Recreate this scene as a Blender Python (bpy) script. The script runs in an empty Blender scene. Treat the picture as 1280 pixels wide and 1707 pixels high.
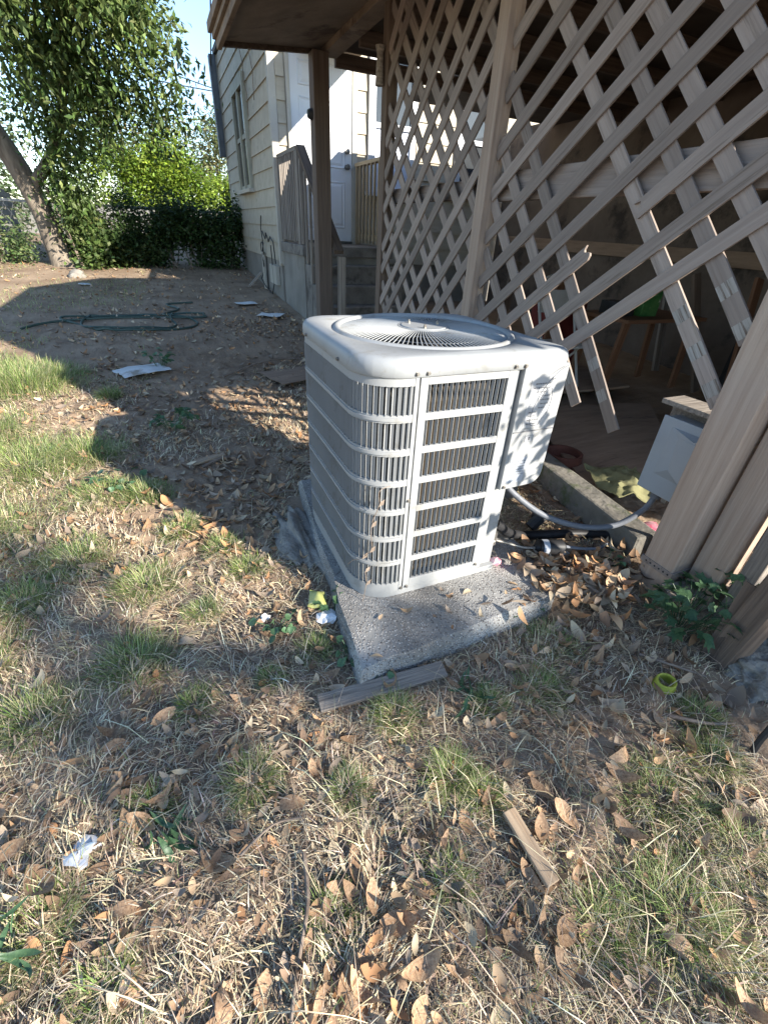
import bpy, bmesh, math, random
import numpy as np
from mathutils import Vector, Matrix, Euler

random.seed(7)
rng = np.random.default_rng(11)
S = bpy.context.scene
COL = S.collection
R_ = math.radians

# ------------------------------------------------------------------ camera
cam_d = bpy.data.cameras.new('camera')
cam = bpy.data.objects.new('camera', cam_d)
COL.objects.link(cam)
S.camera = cam
ax_y = Vector((255 - 640, -(362 - 853.5), -734)).normalized()
ax_z = -Vector((577 - 640, -(2000 - 853.5), -734)).normalized()
ax_x = ax_y.cross(ax_z).normalized()
ax_y = ax_z.cross(ax_x)
M = Matrix((ax_x, ax_y, ax_z)).to_4x4()
M.translation = (0, 0, 1.25)
cam.matrix_world = M
cam_d.sensor_fit = 'HORIZONTAL'
cam_d.sensor_width = 36
cam_d.lens = 734 / 1280 * 36
cam_d.clip_start = 0.02
cam_d.clip_end = 1000

# ------------------------------------------------------------------ light
SUN = Vector((1.15, -1.9, 1.0)).normalized()        # towards the sun
w = bpy.data.worlds.new('World')
S.world = w
w.use_nodes = True
nt = w.node_tree
sky = nt.nodes.new('ShaderNodeTexSky')
sky.sky_type = 'NISHITA'
sky.sun_disc = False
sky.sun_elevation = math.asin(SUN.z)
sky.sun_rotation = math.atan2(SUN.x, SUN.y)
sky.air_density = 1.0
sky.dust_density = 0.15
sky.ozone_density = 2.5
bg = nt.nodes['Background']
bg.inputs['Strength'].default_value = 0.125
nt.links.new(sky.outputs[0], bg.inputs[0])
sl = bpy.data.lights.new('sun', 'SUN')
sl.energy = 5.0
sl.angle = R_(0.55)
sl.color = (1.0, 0.93, 0.82)
so = bpy.data.objects.new('sun', sl)
COL.objects.link(so)
so.rotation_euler = (-SUN).to_track_quat('-Z', 'Y').to_euler()
so.location = SUN * 30
S.view_settings.view_transform = 'Standard'
S.view_settings.look = 'None'
S.view_settings.exposure = 1.5
S.view_settings.gamma = 1
S.view_settings.use_curve_mapping = False

# ------------------------------------------------------------------ materials
MATS = {}
def mat(name, c1, c2=None, scale=8.0, stretch=(1, 1, 1), rough=0.8, bump=0.0, bscale=None, metal=0.0,
        c3=None, c3_amt=0.35, c3_scale=3.0, attr=None, spec=0.3, coat=0.0, trans=0.0, hue=0.0, detail=6):
    m = bpy.data.materials.new(name)
    m.use_nodes = True
    t = m.node_tree
    b = t.nodes['Principled BSDF']
    b.inputs['Roughness'].default_value = rough
    b.inputs['Metallic'].default_value = metal
    b.inputs['Specular IOR Level'].default_value = spec
    L = t.links.new
    tc = t.nodes.new('ShaderNodeTexCoord')
    oi = t.nodes.new('ShaderNodeObjectInfo')
    mul = t.nodes.new('ShaderNodeMath'); mul.operation = 'MULTIPLY'; mul.inputs[1].default_value = 37.0
    L(oi.outputs['Random'], mul.inputs[0])
    add = t.nodes.new('ShaderNodeVectorMath'); add.operation = 'ADD'
    L(tc.outputs['Object'], add.inputs[0]); L(mul.outputs[0], add.inputs[1])
    mp = t.nodes.new('ShaderNodeMapping')
    mp.inputs['Scale'].default_value = stretch
    L(add.outputs[0], mp.inputs[0])
    n = t.nodes.new('ShaderNodeTexNoise'); n.inputs['Scale'].default_value = scale
    n.inputs['Detail'].default_value = detail; n.inputs['Roughness'].default_value = 0.62
    L(mp.outputs[0], n.inputs[0])
    if attr:
        a = t.nodes.new('ShaderNodeAttribute'); a.attribute_name = attr
        col = a.outputs['Color']
    else:
        rmp = t.nodes.new('ShaderNodeValToRGB')
        rmp.color_ramp.elements[0].position = 0.32
        rmp.color_ramp.elements[1].position = 0.68
        rmp.color_ramp.elements[0].color = (*c1, 1)
        rmp.color_ramp.elements[1].color = (*(c2 or c1), 1)
        L(n.outputs[0], rmp.inputs[0])
        col = rmp.outputs[0]
    if c3:
        n3 = t.nodes.new('ShaderNodeTexNoise'); n3.inputs['Scale'].default_value = c3_scale
        n3.inputs['Detail'].default_value = 7; n3.inputs['Roughness'].default_value = 0.7
        L(mp.outputs[0], n3.inputs[0])
        r3 = t.nodes.new('ShaderNodeValToRGB')
        p = 0.66 - 0.32 * c3_amt
        r3.color_ramp.elements[0].position = p
        r3.color_ramp.elements[1].position = p + 0.10
        L(n3.outputs[0], r3.inputs[0])
        mx = t.nodes.new('ShaderNodeMix'); mx.data_type = 'RGBA'
        L(r3.outputs[0], mx.inputs[0]); L(col, mx.inputs[6]); mx.inputs[7].default_value = (*c3, 1)
        col = mx.outputs[2]
    if hue:
        hs = t.nodes.new('ShaderNodeHueSaturation')
        mr = t.nodes.new('ShaderNodeMapRange')
        mr.inputs[3].default_value = 1 - hue; mr.inputs[4].default_value = 1 + hue
        L(oi.outputs['Random'], mr.inputs[0]); L(mr.outputs[0], hs.inputs['Value']); L(col, hs.inputs['Color'])
        col = hs.outputs[0]
    L(col, b.inputs['Base Color'])
    if bump:
        bn = t.nodes.new('ShaderNodeTexNoise'); bn.inputs['Scale'].default_value = bscale or scale * 3
        bn.inputs['Detail'].default_value = 6
        L(mp.outputs[0], bn.inputs[0])
        bp = t.nodes.new('ShaderNodeBump'); bp.inputs['Strength'].default_value = bump
        bp.inputs['Distance'].default_value = 0.01
        L(bn.outputs[0], bp.inputs['Height']); L(bp.outputs[0], b.inputs['Normal'])
    if coat:
        b.inputs['Coat Weight'].default_value = coat
    if trans:
        tr = t.nodes.new('ShaderNodeBsdfTranslucent'); L(col, tr.inputs[0])
        ms = t.nodes.new('ShaderNodeMixShader'); ms.inputs[0].default_value = trans
        L(b.outputs[0], ms.inputs[1]); L(tr.outputs[0], ms.inputs[2])
        L(ms.outputs[0], t.nodes['Material Output'].inputs['Surface'])
    MATS[name] = m
    return m

WG = (0.35, 9, 9)   # wood grain: stretched along local X
mat('soil', (.20, .14, .095), (.36, .27, .19), 2.2, rough=.95, bump=.8, bscale=45, c3=(.17, .12, .085), c3_amt=.3, c3_scale=.8, spec=.1, detail=10)
mat('lattice_paint', (.215, .172, .147), (.295, .242, .208), 7, WG, rough=.75, bump=.25, bscale=12, c3=(.165, .13, .105), c3_amt=.34, c3_scale=6, hue=.22)
mat('raw_patch', (.25, .23, .205), (.36, .335, .305), 10, (.5, 14, 14), rough=.9, c3=(.12, .09, .07), c3_amt=.5, c3_scale=6)
mat('post_paint', (.32, .235, .18), (.43, .335, .265), 6, WG, rough=.8, bump=.35, bscale=10, c3=(.45, .36, .27), c3_amt=.06, c3_scale=3, hue=.08)
mat('porch_brown', (.10, .075, .06), (.17, .13, .105), 5, WG, rough=.85, bump=.35, bscale=10, c3=(.22, .17, .13), c3_amt=.1, c3_scale=3)
mat('dark_wood', (.085, .062, .048), (.17, .125, .095), 6, WG, rough=.85, bump=.4, bscale=12, hue=.15)
mat('grey_wood', (.16, .135, .115), (.33, .29, .25), 8, WG, rough=.9, bump=.6, bscale=14, c3=(.09, .07, .06), c3_amt=.25, c3_scale=4, hue=.15)
mat('pale_wood', (.25, .185, .11), (.40, .315, .205), 6, WG, rough=.8, bump=.3, c3=(.16, .12, .09), c3_amt=.3, c3_scale=3, hue=.08)
mat('tan_board', (.27, .19, .125), (.42, .32, .22), 7, WG, rough=.9, bump=.5, bscale=12, c3=(.17, .13, .10), c3_amt=.25, hue=.1)
mat('ac_paint', (.265, .27, .27), (.31, .315, .315), 3.0, rough=.55, bump=.04, bscale=60, spec=.3, c3=(.24, .235, .22), c3_amt=.32, c3_scale=10)
mat('ac_cover', (.25, .26, .265), (.30, .31, .315), 4.0, rough=.5, spec=.35, c3=(.235, .235, .225), c3_amt=.32, c3_scale=14)
mat('coil', (.022, .017, .011), (.045, .034, .022), 60, (30, 30, .2), rough=.6, spec=.1)
mat('black_plastic', (.012, .012, .013), (.03, .03, .032), 8, rough=.5)
mat('dark_metal', (.08, .08, .08), (.14, .14, .13), 15, rough=.5, metal=.6)
mat('bolt_metal', (.20, .19, .175), (.30, .285, .26), 30, rough=.4, metal=.7, c3=(.3, .18, .10), c3_amt=.25, c3_scale=40)
mat('sticker', (.37, .375, .38), (.40, .40, .40), 9, rough=.5, c3=(.40, .40, .40), c3_amt=.15)
mat('silver_label', (.30, .33, .37), (.36, .38, .42), 9, rough=.4)
mat('ink', (.10, .10, .11), (.2, .2, .2), 20, rough=.7)
mat('faint_ink', (.13, .13, .14), (.2, .2, .2), 20, rough=.7)
mat('box_grey', (.30, .33, .36), (.35, .38, .41), 4, rough=.45, spec=.4, c3=(.30, .33, .35), c3_amt=.1)
mat('conduit_grey', (.13, .14, .16), (.17, .18, .20), 4, rough=.5, bump=.1, bscale=90)
mat('kerb_concrete', (.10, .095, .082), (.20, .185, .16), 6, rough=.95, bump=.9, bscale=30, c3=(.07, .085, .04), c3_amt=.4, c3_scale=5)
mat('step_concrete', (.13, .115, .10), (.24, .215, .19), 5, rough=.95, bump=.5, bscale=50, c3=(.08, .07, .06), c3_amt=.35, c3_scale=3)
mat('foundation', (.19, .175, .155), (.28, .26, .23), 2.5, rough=.95, bump=.4, bscale=40, c3=(.2, .18, .15), c3_amt=.3, c3_scale=1.5)
mat('siding', (.36, .315, .245), (.46, .41, .325), 2.2, (.4, 3, 3), rough=.7, bump=.12, bscale=30, c3=(.25, .22, .17), c3_amt=.22, c3_scale=2, hue=.04)
mat('trim_paint', (.38, .35, .30), (.46, .43, .37), 3, rough=.6, c3=(.35, .28, .2), c3_amt=.18, c3_scale=6)
mat('frame_olive', (.30, .29, .23), (.38, .37, .30), 5, rough=.7, c3=(.2, .18, .14), c3_amt=.2)
mat('white_paint', (.56, .57, .59), (.63, .64, .655), 2, rough=.4, c3=(.46, .45, .42), c3_amt=.08, c3_scale=4)
mat('curtain', (.50, .55, .66), (.62, .66, .76), 5, rough=.9)
mat('window_glass', (.03, .035, .04), (.055, .06, .065), 1.5, rough=.06, spec=.6)
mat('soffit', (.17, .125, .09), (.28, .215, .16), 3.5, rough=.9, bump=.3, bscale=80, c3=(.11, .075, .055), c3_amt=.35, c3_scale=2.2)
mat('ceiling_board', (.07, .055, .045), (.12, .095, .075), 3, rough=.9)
mat('roof_shingle', (.10, .095, .09), (.17, .16, .15), 12, rough=.95, bump=.4)
mat('slate_trim', (.10, .115, .135), (.15, .165, .185), 4, rough=.6)
mat('plywood', (.20, .135, .095), (.31, .22, .155), 4, (.6, 4, 4), rough=.9, bump=.2, c3=(.14, .095, .07), c3_amt=.3, c3_scale=2)
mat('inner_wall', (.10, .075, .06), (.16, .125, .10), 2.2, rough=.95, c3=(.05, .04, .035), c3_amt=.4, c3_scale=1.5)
mat('orange_wood', (.13, .062, .032), (.20, .10, .055), 6, WG, rough=.7)
mat('chair_metal', (.35, .34, .32), (.45, .44, .42), 8, rough=.5)
mat('red_cloth', (.10, .02, .02), (.18, .035, .03), 6, rough=.9)
mat('green_pack', (.025, .11, .03), (.08, .20, .06), 14, rough=.5, c3=(.5, .5, .4), c3_amt=.2, c3_scale=12)
mat('hose_green', (.03, .055, .045), (.06, .09, .075), 6, rough=.5)
mat('yellow_rag', (.15, .145, .07), (.22, .21, .11), 8, rough=.9, bump=.5, c3=(.25, .22, .1), c3_amt=.25, c3_scale=6)
mat('lime_rubber', (.25, .27, .03), (.35, .37, .06), 10, rough=.55, c3=(.25, .24, .05), c3_amt=.15, c3_scale=20)
mat('foil', (.55, .56, .58), (.75, .76, .78), 30, rough=.3, metal=.5, c3=(.10, .10, .12), c3_amt=.3, c3_scale=25)
mat('paper', (.50, .51, .50), (.66, .67, .66), 6, rough=.9, c3=(.3, .27, .22), c3_amt=.3)
mat('pink_plastic', (.75, .12, .20), (.85, .65, .66), 22, rough=.4)
mat('white_plastic', (.72, .73, .74), (.8, .8, .8), 9, rough=.4)
mat('red_plastic', (.65, .06, .03), (.75, .10, .05), 9, rough=.5)
mat('bag_print', (.22, .25, .07), (.42, .42, .16), 9, rough=.4, c3=(.55, .56, .55), c3_amt=.3, c3_scale=8)
mat('clay', (.09, .035, .025), (.14, .055, .04), 9, rough=.85)
mat('rope', (.045, .03, .022), (.09, .06, .045), 20, rough=.9)
mat('wire', (.02, .02, .02), (.035, .035, .035), 10, rough=.6)
mat('bark', (.10, .08, .06), (.24, .20, .155), 6, (3, 3, .5), rough=.95, bump=1.0, bscale=12, c3=(.33, .28, .22), c3_amt=.2, c3_scale=2)
mat('stick', (.14, .10, .075), (.30, .24, .19), 10, (.6, 4, 4), rough=.9)
mat('leaf_brown', (.20, .115, .065), (.43, .285, .17), 14, rough=.65, c3=(.16, .085, .05), c3_amt=.25, c3_scale=20, trans=.06, hue=.4, spec=.3)
mat('litter', None, attr='Col', rough=.75, trans=.05, spec=.25)
mat('straw', None, attr='Col', rough=.7, trans=.06, spec=.3)
mat('grass', None, attr='Col', rough=.55, trans=.35, spec=.35)
mat('foliage', None, attr='Col', rough=.5, trans=.40, spec=.35)
mat('ivy', (.045, .10, .05), (.10, .185, .085), 12, rough=.45, trans=.25, c3=(.12, .20, .07), c3_amt=.15, c3_scale=14, spec=.4, hue=.2)
mat('fence_grey', (.15, .145, .135), (.22, .215, .205), 3, rough=.8)
mat('fence_metal', (.20, .20, .20), (.28, .28, .28), 10, rough=.5, metal=.6)

# exposed-aggregate concrete (pad): pebbles by voronoi
def aggregate(name, base, stone, scale):
    m = bpy.data.materials.new(name); m.use_nodes = True
    t = m.node_tree; b = t.nodes['Principled BSDF']; L = t.links.new
    tc = t.nodes.new('ShaderNodeTexCoord')
    v = t.nodes.new('ShaderNodeTexVoronoi'); v.inputs['Scale'].default_value = scale
    L(tc.outputs['Object'], v.inputs[0])
    r = t.nodes.new('ShaderNodeValToRGB')
    r.color_ramp.elements[0].position = .28; r.color_ramp.elements[1].position = .5
    r.color_ramp.elements[0].color = (1, 1, 1, 1); r.color_ramp.elements[1].color = (0, 0, 0, 1)
    L(v.outputs['Distance'], r.inputs[0])
    sep = t.nodes.new('ShaderNodeSeparateColor'); L(v.outputs['Color'], sep.inputs[0])
    pr = t.nodes.new('ShaderNodeValToRGB')
    pr.color_ramp.elements[0].color = (.10, .09, .085, 1); pr.color_ramp.elements[1].color = (*stone, 1)
    pr.color_ramp.elements.new(.45).color = (.30, .28, .26, 1)
    L(sep.outputs[0], pr.inputs[0])
    n = t.nodes.new('ShaderNodeTexNoise'); n.inputs['Scale'].default_value = 5; n.inputs['Detail'].default_value = 8
    L(tc.outputs['Object'], n.inputs[0])
    br = t.nodes.new('ShaderNodeValToRGB')
    br.color_ramp.elements[0].position = .35; br.color_ramp.elements[1].position = .65
    br.color_ramp.elements[0].color = (base[0] * .6, base[1] * .6, base[2] * .6, 1); br.color_ramp.elements[1].color = (*base, 1)
    L(n.outputs[0], br.inputs[0])
    mx = t.nodes.new('ShaderNodeMix'); mx.data_type = 'RGBA'
    L(r.outputs[0], mx.inputs[0]); L(br.outputs[0], mx.inputs[6]); L(pr.outputs[0], mx.inputs[7])
    m2 = t.nodes.new('ShaderNodeMix'); m2.data_type = 'RGBA'; m2.blend_type = 'MULTIPLY'; m2.inputs[0].default_value = .6
    n2 = t.nodes.new('ShaderNodeTexNoise'); n2.inputs['Scale'].default_value = 3; n2.inputs['Detail'].default_value = 6
    L(tc.outputs['Object'], n2.inputs[0])
    r2 = t.nodes.new('ShaderNodeValToRGB'); r2.color_ramp.elements[0].position = .4; r2.color_ramp.elements[1].position = .55
    r2.color_ramp.elements[0].color = (.62, .60, .58, 1)
    L(n2.outputs[0], r2.inputs[0]); L(mx.outputs[2], m2.inputs[6]); L(r2.outputs[0], m2.inputs[7])
    L(m2.outputs[2], b.inputs['Base Color'])
    b.inputs['Roughness'].default_value = .9; b.inputs['Specular IOR Level'].default_value = .25
    bp = t.nodes.new('ShaderNodeBump'); bp.inputs['Strength'].default_value = .7; bp.inputs['Distance'].default_value = .006
    L(r.outputs[0], bp.inputs['Height']); L(bp.outputs[0], b.inputs['Normal'])
    MATS[name] = m
aggregate('pad_concrete', (.34, .33, .31), (.55, .535, .51), 120)
mat('rubble_concrete', (.17, .155, .135), (.30, .275, .24), 14, rough=.95, bump=1.0, bscale=70, c3=(.12, .105, .085), c3_amt=.4, c3_scale=9)

# ------------------------------------------------------------------ helpers
W = {}
def link(o, m=None, parent=None, world=None):
    """world = the world matrix; children keep it through the parent inverse"""
    COL.objects.link(o)
    world = world or Matrix.Identity(4)
    W[o.name] = world
    if parent is not None:
        o.parent = parent
        o.matrix_parent_inverse = W[parent.name].inverted()
    o.matrix_basis = world
    if m is not None and o.data is not None and not o.data.materials:
        o.data.materials.append(MATS[m])
    return o

def tag(o, label, cat, group=None, kind=None):
    o['label'] = label
    o['category'] = cat
    if group: o['group'] = group
    if kind: o['kind'] = kind
    return o

def empty(name, loc, label, cat, group=None):
    o = bpy.data.objects.new(name, None)
    o.empty_display_size = .1
    link(o, world=Matrix.Translation(loc))
    return tag(o, label, cat, group)

class MB:
    def __init__(s):
        s.v, s.f = [], []
    def add(s, vs, fs):
        n = len(s.v)
        s.v += [tuple(p) for p in vs]
        s.f += [tuple(i + n for i in f) for f in fs]
    def box(s, x0, x1, y0, y1, z0, z1):
        s.add([(x0, y0, z0), (x1, y0, z0), (x1, y1, z0), (x0, y1, z0), (x0, y0, z1), (x1, y0, z1), (x1, y1, z1), (x0, y1, z1)],
              [(0, 3, 2, 1), (4, 5, 6, 7), (0, 1, 5, 4), (1, 2, 6, 5), (2, 3, 7, 6), (3, 0, 4, 7)])
    def tube(s, pts, r, n=8, cap=True):
        pts = [Vector(p) for p in pts]
        rs = r if isinstance(r, (list, tuple)) else [r] * len(pts)
        base = len(s.v)
        prev = None
        for i, p in enumerate(pts):
            d = (pts[min(i + 1, len(pts) - 1)] - pts[max(i - 1, 0)]).normalized()
            u = d.orthogonal().normalized() if prev is None else (prev - d * prev.dot(d)).normalized()
            prev = u
            v = d.cross(u)
            for k in range(n):
                a = 2 * math.pi * k / n
                s.v.append(tuple(p + (u * math.cos(a) + v * math.sin(a)) * rs[i]))
        for i in range(len(pts) - 1):
            for k in range(n):
                a, b = base + i * n + k, base + i * n + (k + 1) % n
                s.f.append((a, b, b + n, a + n))
        if cap:
            s.f.append(tuple(base + k for k in reversed(range(n))))
            s.f.append(tuple(base + (len(pts) - 1) * n + k for k in range(n)))
    def cyl(s, c, r, z0, z1, n=24, r1=None):
        r1 = r if r1 is None else r1
        b = len(s.v)
        for z, q in ((z0, r), (z1, r1)):
            for k in range(n):
                a = 2 * math.pi * k / n
                s.v.append((c[0] + q * math.cos(a), c[1] + q * math.sin(a), z))
        for k in range(n):
            s.f.append((b + k, b + (k + 1) % n, b + n + (k + 1) % n, b + n + k))
        s.f.append(tuple(b + k for k in reversed(range(n))))
        s.f.append(tuple(b + n + k for k in range(n)))
    def build(s, name, m, parent=None, smooth=False, bevel=0.0, origin=None, world=None):
        vs = np.array(s.v, float)
        if world is None:
            if origin is None:
                lo, hi = vs.min(0), vs.max(0)
                origin = ((lo[0] + hi[0]) / 2, (lo[1] + hi[1]) / 2, lo[2])
            world = Matrix.Translation(origin)
            vs = vs - np.array(origin)
        me = bpy.data.meshes.new(name)
        me.from_pydata(vs.tolist(), [], s.f)
        if bevel:
            bm = bmesh.new(); bm.from_mesh(me)
            bmesh.ops.bevel(bm, geom=[e for e in bm.edges if len(e.link_faces) == 2 and e.calc_face_angle(0) > .6],
                            offset=bevel, segments=2, profile=.6, affect='EDGES', clamp_overlap=True)
            bm.to_mesh(me); bm.free()
        if smooth:
            me.polygons.foreach_set('use_smooth', [True] * len(me.polygons))
            if smooth != 'all':
                me.set_sharp_from_angle(angle=R_(38))
        me.update()
        o = bpy.data.objects.new(name, me)
        return link(o, m, parent, world)

BOARDS = {}
def board(name, p0, p1, wid, thick, nrm, m, parent=None, bevel=.002, share=False, jag=0.0):
    """a plank from p0 to p1; wid lies across, thick along nrm"""
    p0, p1, nrm = Vector(p0), Vector(p1), Vector(nrm)
    d = p1 - p0
    L = d.length
    x = d.normalized()
    z = (nrm - x * nrm.dot(x)).normalized()
    y = z.cross(x)
    Mw = Matrix((x, y, z)).transposed().to_4x4()
    Mw.translation = (p0 + p1) / 2
    key = (round(L, 3), wid, thick, bevel)
    if share and key in BOARDS:
        o = bpy.data.objects.new(name, BOARDS[key])
        return link(o, m, parent, Mw)
    b = MB()
    b.box(-L / 2, L / 2, -wid / 2, wid / 2, -thick / 2, thick / 2)
    if jag:
        # splintered right end
        b = MB()
        n = 7
        ys = [(-wid / 2 + wid * i / (n - 1)) for i in range(n)]
        xs = [L / 2 - random.random() * jag for _ in ys]
        top = [(-L / 2, -wid / 2, thick / 2)] + [(xx, yy, thick / 2) for xx, yy in zip(xs, ys)] + [(-L / 2, wid / 2, thick / 2)]
        bot = [(a, c, -thick / 2) for a, c, _ in top]
        k = len(top)
        b.add(top + bot, [tuple(range(k)), tuple(reversed(range(k, 2 * k)))] + [(i, i + k, (i + 1) % k + k, (i + 1) % k) for i in range(k)])
        bevel = 0
    o = b.build(name, m, parent, bevel=bevel, world=Mw)
    if share:
        BOARDS[key] = o.data
    return o

def smoothpath(pts, k=5):
    P = [Vector(p) for p in pts]; P = [P[0]] + P + [P[-1]]; out = []
    for i in range(1, len(P) - 2):
        for j in range(k):
            t = j / k; a, b_, c_, d = P[i - 1], P[i], P[i + 1], P[i + 2]
            out.append(.5 * ((2 * b_) + (c_ - a) * t + (2 * a - 5 * b_ + 4 * c_ - d) * t * t + (3 * b_ - a - 3 * c_ + d) * t ** 3))
    out.append(P[-2]); return out

def vnoise(x, y, seed=0):
    """smooth value noise, numpy"""
    def h(i, j):
        n = (i * 374761393 + j * 668265263 + seed * 974711) & 0x7fffffff
        n = ((n ^ (n >> 13)) * 1274126177) & 0x7fffffff
        return ((n ^ (n >> 16)) & 0xffff) / 65535.0
    x = np.asarray(x, float); y = np.asarray(y, float)
    xi = np.floor(x).astype(np.int64); yi = np.floor(y).astype(np.int64)
    fx = x - xi; fy = y - yi
    fx = fx * fx * (3 - 2 * fx); fy = fy * fy * (3 - 2 * fy)
    return (h(xi, yi) * (1 - fx) + h(xi + 1, yi) * fx) * (1 - fy) + (h(xi, yi + 1) * (1 - fx) + h(xi + 1, yi + 1) * fx) * fy

def fbm(x, y, seed=0, o=4):
    r = 0; a = .5
    for k in range(o):
        r = r + a * vnoise(np.asarray(x) * 2 ** k, np.asarray(y) * 2 ** k, seed + k)
        a *= .5
    return r / (1 - .5 ** o)

def ground_z(x, y):
    x = np.asarray(x, float); y = np.asarray(y, float)
    z = np.clip(.055 * (y - 3), 0, None)
    z = np.where(y > 14, .605 + .02 * (y - 14), z)
    z = np.minimum(z, 1.2)
    near = np.clip(1.3 - np.hypot(x, y - 1) / 9, 0.15, 1)
    z = z + near * ((fbm(x * 1.7, y * 1.7, 3) - .5) * .05 + (fbm(x * 9, y * 9, 5, 3) - .5) * .045 + (fbm(x * 27, y * 27, 9, 2) - .5) * .018)
    flat = np.exp(-(((x - .76) / .55) ** 4 + ((y - 1.45) / .75) ** 4))
    return z * (1 - flat) - .0 * flat
def gz(x, y):
    return float(ground_z(np.array([x]), np.array([y]))[0])

def cloud(name, V, Fv, m, cols=None, kind=None, parent=None, origin=(0, 0, 0), fsize=None):
    """big mesh from arrays: V (n,3), Fv (k,3|4), cols per vertex (n,3)"""
    me = bpy.data.meshes.new(name)
    V = np.ascontiguousarray(V - np.array(origin), dtype=np.float32)
    k = Fv.shape[1]
    me.vertices.add(len(V)); me.vertices.foreach_set('co', V.ravel())
    me.loops.add(Fv.size); me.loops.foreach_set('vertex_index', np.ascontiguousarray(Fv, dtype=np.int32).ravel())
    me.polygons.add(len(Fv))
    me.polygons.foreach_set('loop_start', np.arange(0, Fv.size, k, dtype=np.int32))
    me.polygons.foreach_set('loop_total', np.full(len(Fv), k, dtype=np.int32))
    if cols is not None:
        a = me.color_attributes.new('Col', 'FLOAT_COLOR', 'POINT')
        c4 = np.ones((len(V), 4), np.float32); c4[:, :3] = cols
        a.data.foreach_set('color', c4.ravel())
    me.update(calc_edges=True)
    me.validate()
    o = bpy.data.objects.new(name, me)
    link(o, m, parent, Matrix.Translation(origin))
    if kind: o['kind'] = kind
    return o

def blades(P, H, Wd, lean_dir, lean, seg=3):
    """curved grass blades: P (n,3) roots, H lengths, Wd widths, lean_dir angle, lean 0..1 -> V, F"""
    n = len(P)
    d = np.stack([np.cos(lean_dir), np.sin(lean_dir), np.zeros(n)], 1)
    side = np.stack([-np.sin(lean_dir + rng.normal(0, .6, n)), np.cos(lean_dir), np.zeros(n)], 1)
    side /= np.linalg.norm(side, axis=1)[:, None]
    V = []
    for i in range(seg + 1):
        t = i / seg
        ang = lean * (0.35 + .9 * t)              # bend grows along the blade
        hor = np.sin(np.clip(ang, 0, 1.75)) * t * H
        ver = np.cos(np.clip(ang, 0, 1.75)) * t * H
        c = P + d * hor[:, None]
        c[:, 2] += ver
        wv = (Wd * (1 - t * .85) / 2)[:, None] * side
        V += [c - wv, c + wv]
    V = np.stack(V, 1)                             # n, 2(seg+1), 3
    k = V.shape[1]
    base = (np.arange(n) * k)[:, None]
    F = np.concatenate([base + np.array([[2 * i, 2 * i + 1, 2 * i + 3, 2 * i + 2]]) for i in range(seg)], 0)
    return V.reshape(-1, 3), F, k

def leaves(P, size, asp=.45, droop=0.0, up=0.4):
    """folded diamond leaves (4 tris as 2 quads): P (n,3), size (n)"""
    n = len(P)
    a = rng.uniform(0, 2 * math.pi, n)
    el = rng.normal(-droop, .5, n)
    d = np.stack([np.cos(a) * np.cos(el), np.sin(a) * np.cos(el), np.sin(el)], 1)
    nr = rng.normal(0, 1, (n, 3)); nr[:, 2] = np.abs(nr[:, 2]) + up
    s = np.cross(d, nr); s /= np.linalg.norm(s, axis=1)[:, None] + 1e-9
    nn = np.cross(s, d)
    sz = size[:, None]
    b = P
    tip = P + d * sz
    mid = P + d * sz * .45 - nn * sz * .05
    l = mid + s * sz * asp / 2 + nn * sz * .07
    r = mid - s * sz * asp / 2 + nn * sz * .07
    V = np.stack([b, l, tip, r, mid], 1)
    base = (np.arange(n) * 5)[:, None]
    F = np.concatenate([base + np.array([[0, 4, 2, 1]]), base + np.array([[0, 3, 2, 4]])], 0)
    return V.reshape(-1, 3), F, 5

def jitter_cols(n, k, c, dv=.25, dh=.08):
    c = np.array(c, float)
    if c.ndim == 1: c = np.tile(c, (n, 1))
    v = np.exp(rng.normal(0, dv, (n, 1)))
    h = 1 + rng.normal(0, dh, (n, 3))
    return np.repeat(np.clip(c * v * h, .005, .9), k, 0)

# ================================================================== GROUND
def axis(lo, hi, n0, far):
    a = np.linspace(lo, hi, n0)
    st = a[1] - a[0]
    out = [hi]; s = st
    while out[-1] < far: s *= 1.22; out.append(out[-1] + s)
    neg = [lo]; s = st
    while neg[-1] > -far: s *= 1.22; neg.append(neg[-1] - s)
    return np.concatenate([np.array(neg[:0:-1]), a, np.array(out[1:])])
gx = axis(-2.2, 2.6, 330, 260); gy = axis(-.6, 4.6, 350, 300)
GX, GY = np.meshgrid(gx, gy)
V = np.stack([GX.ravel(), GY.ravel(), ground_z(GX.ravel(), GY.ravel())], 1)
nx, ny = len(gx), len(gy)
ii = (np.arange(ny - 1)[:, None] * nx + np.arange(nx - 1)[None, :]).ravel()
F = np.stack([ii, ii + 1, ii + 1 + nx, ii + nx], 1)
ground = cloud('ground', V, F, 'soil', kind='structure')
ground.data.polygons.foreach_set('use_smooth', [True] * len(ground.data.polygons))
ground['label'] = 'dusty brown yard ground with dry grass and fallen leaves'

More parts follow.
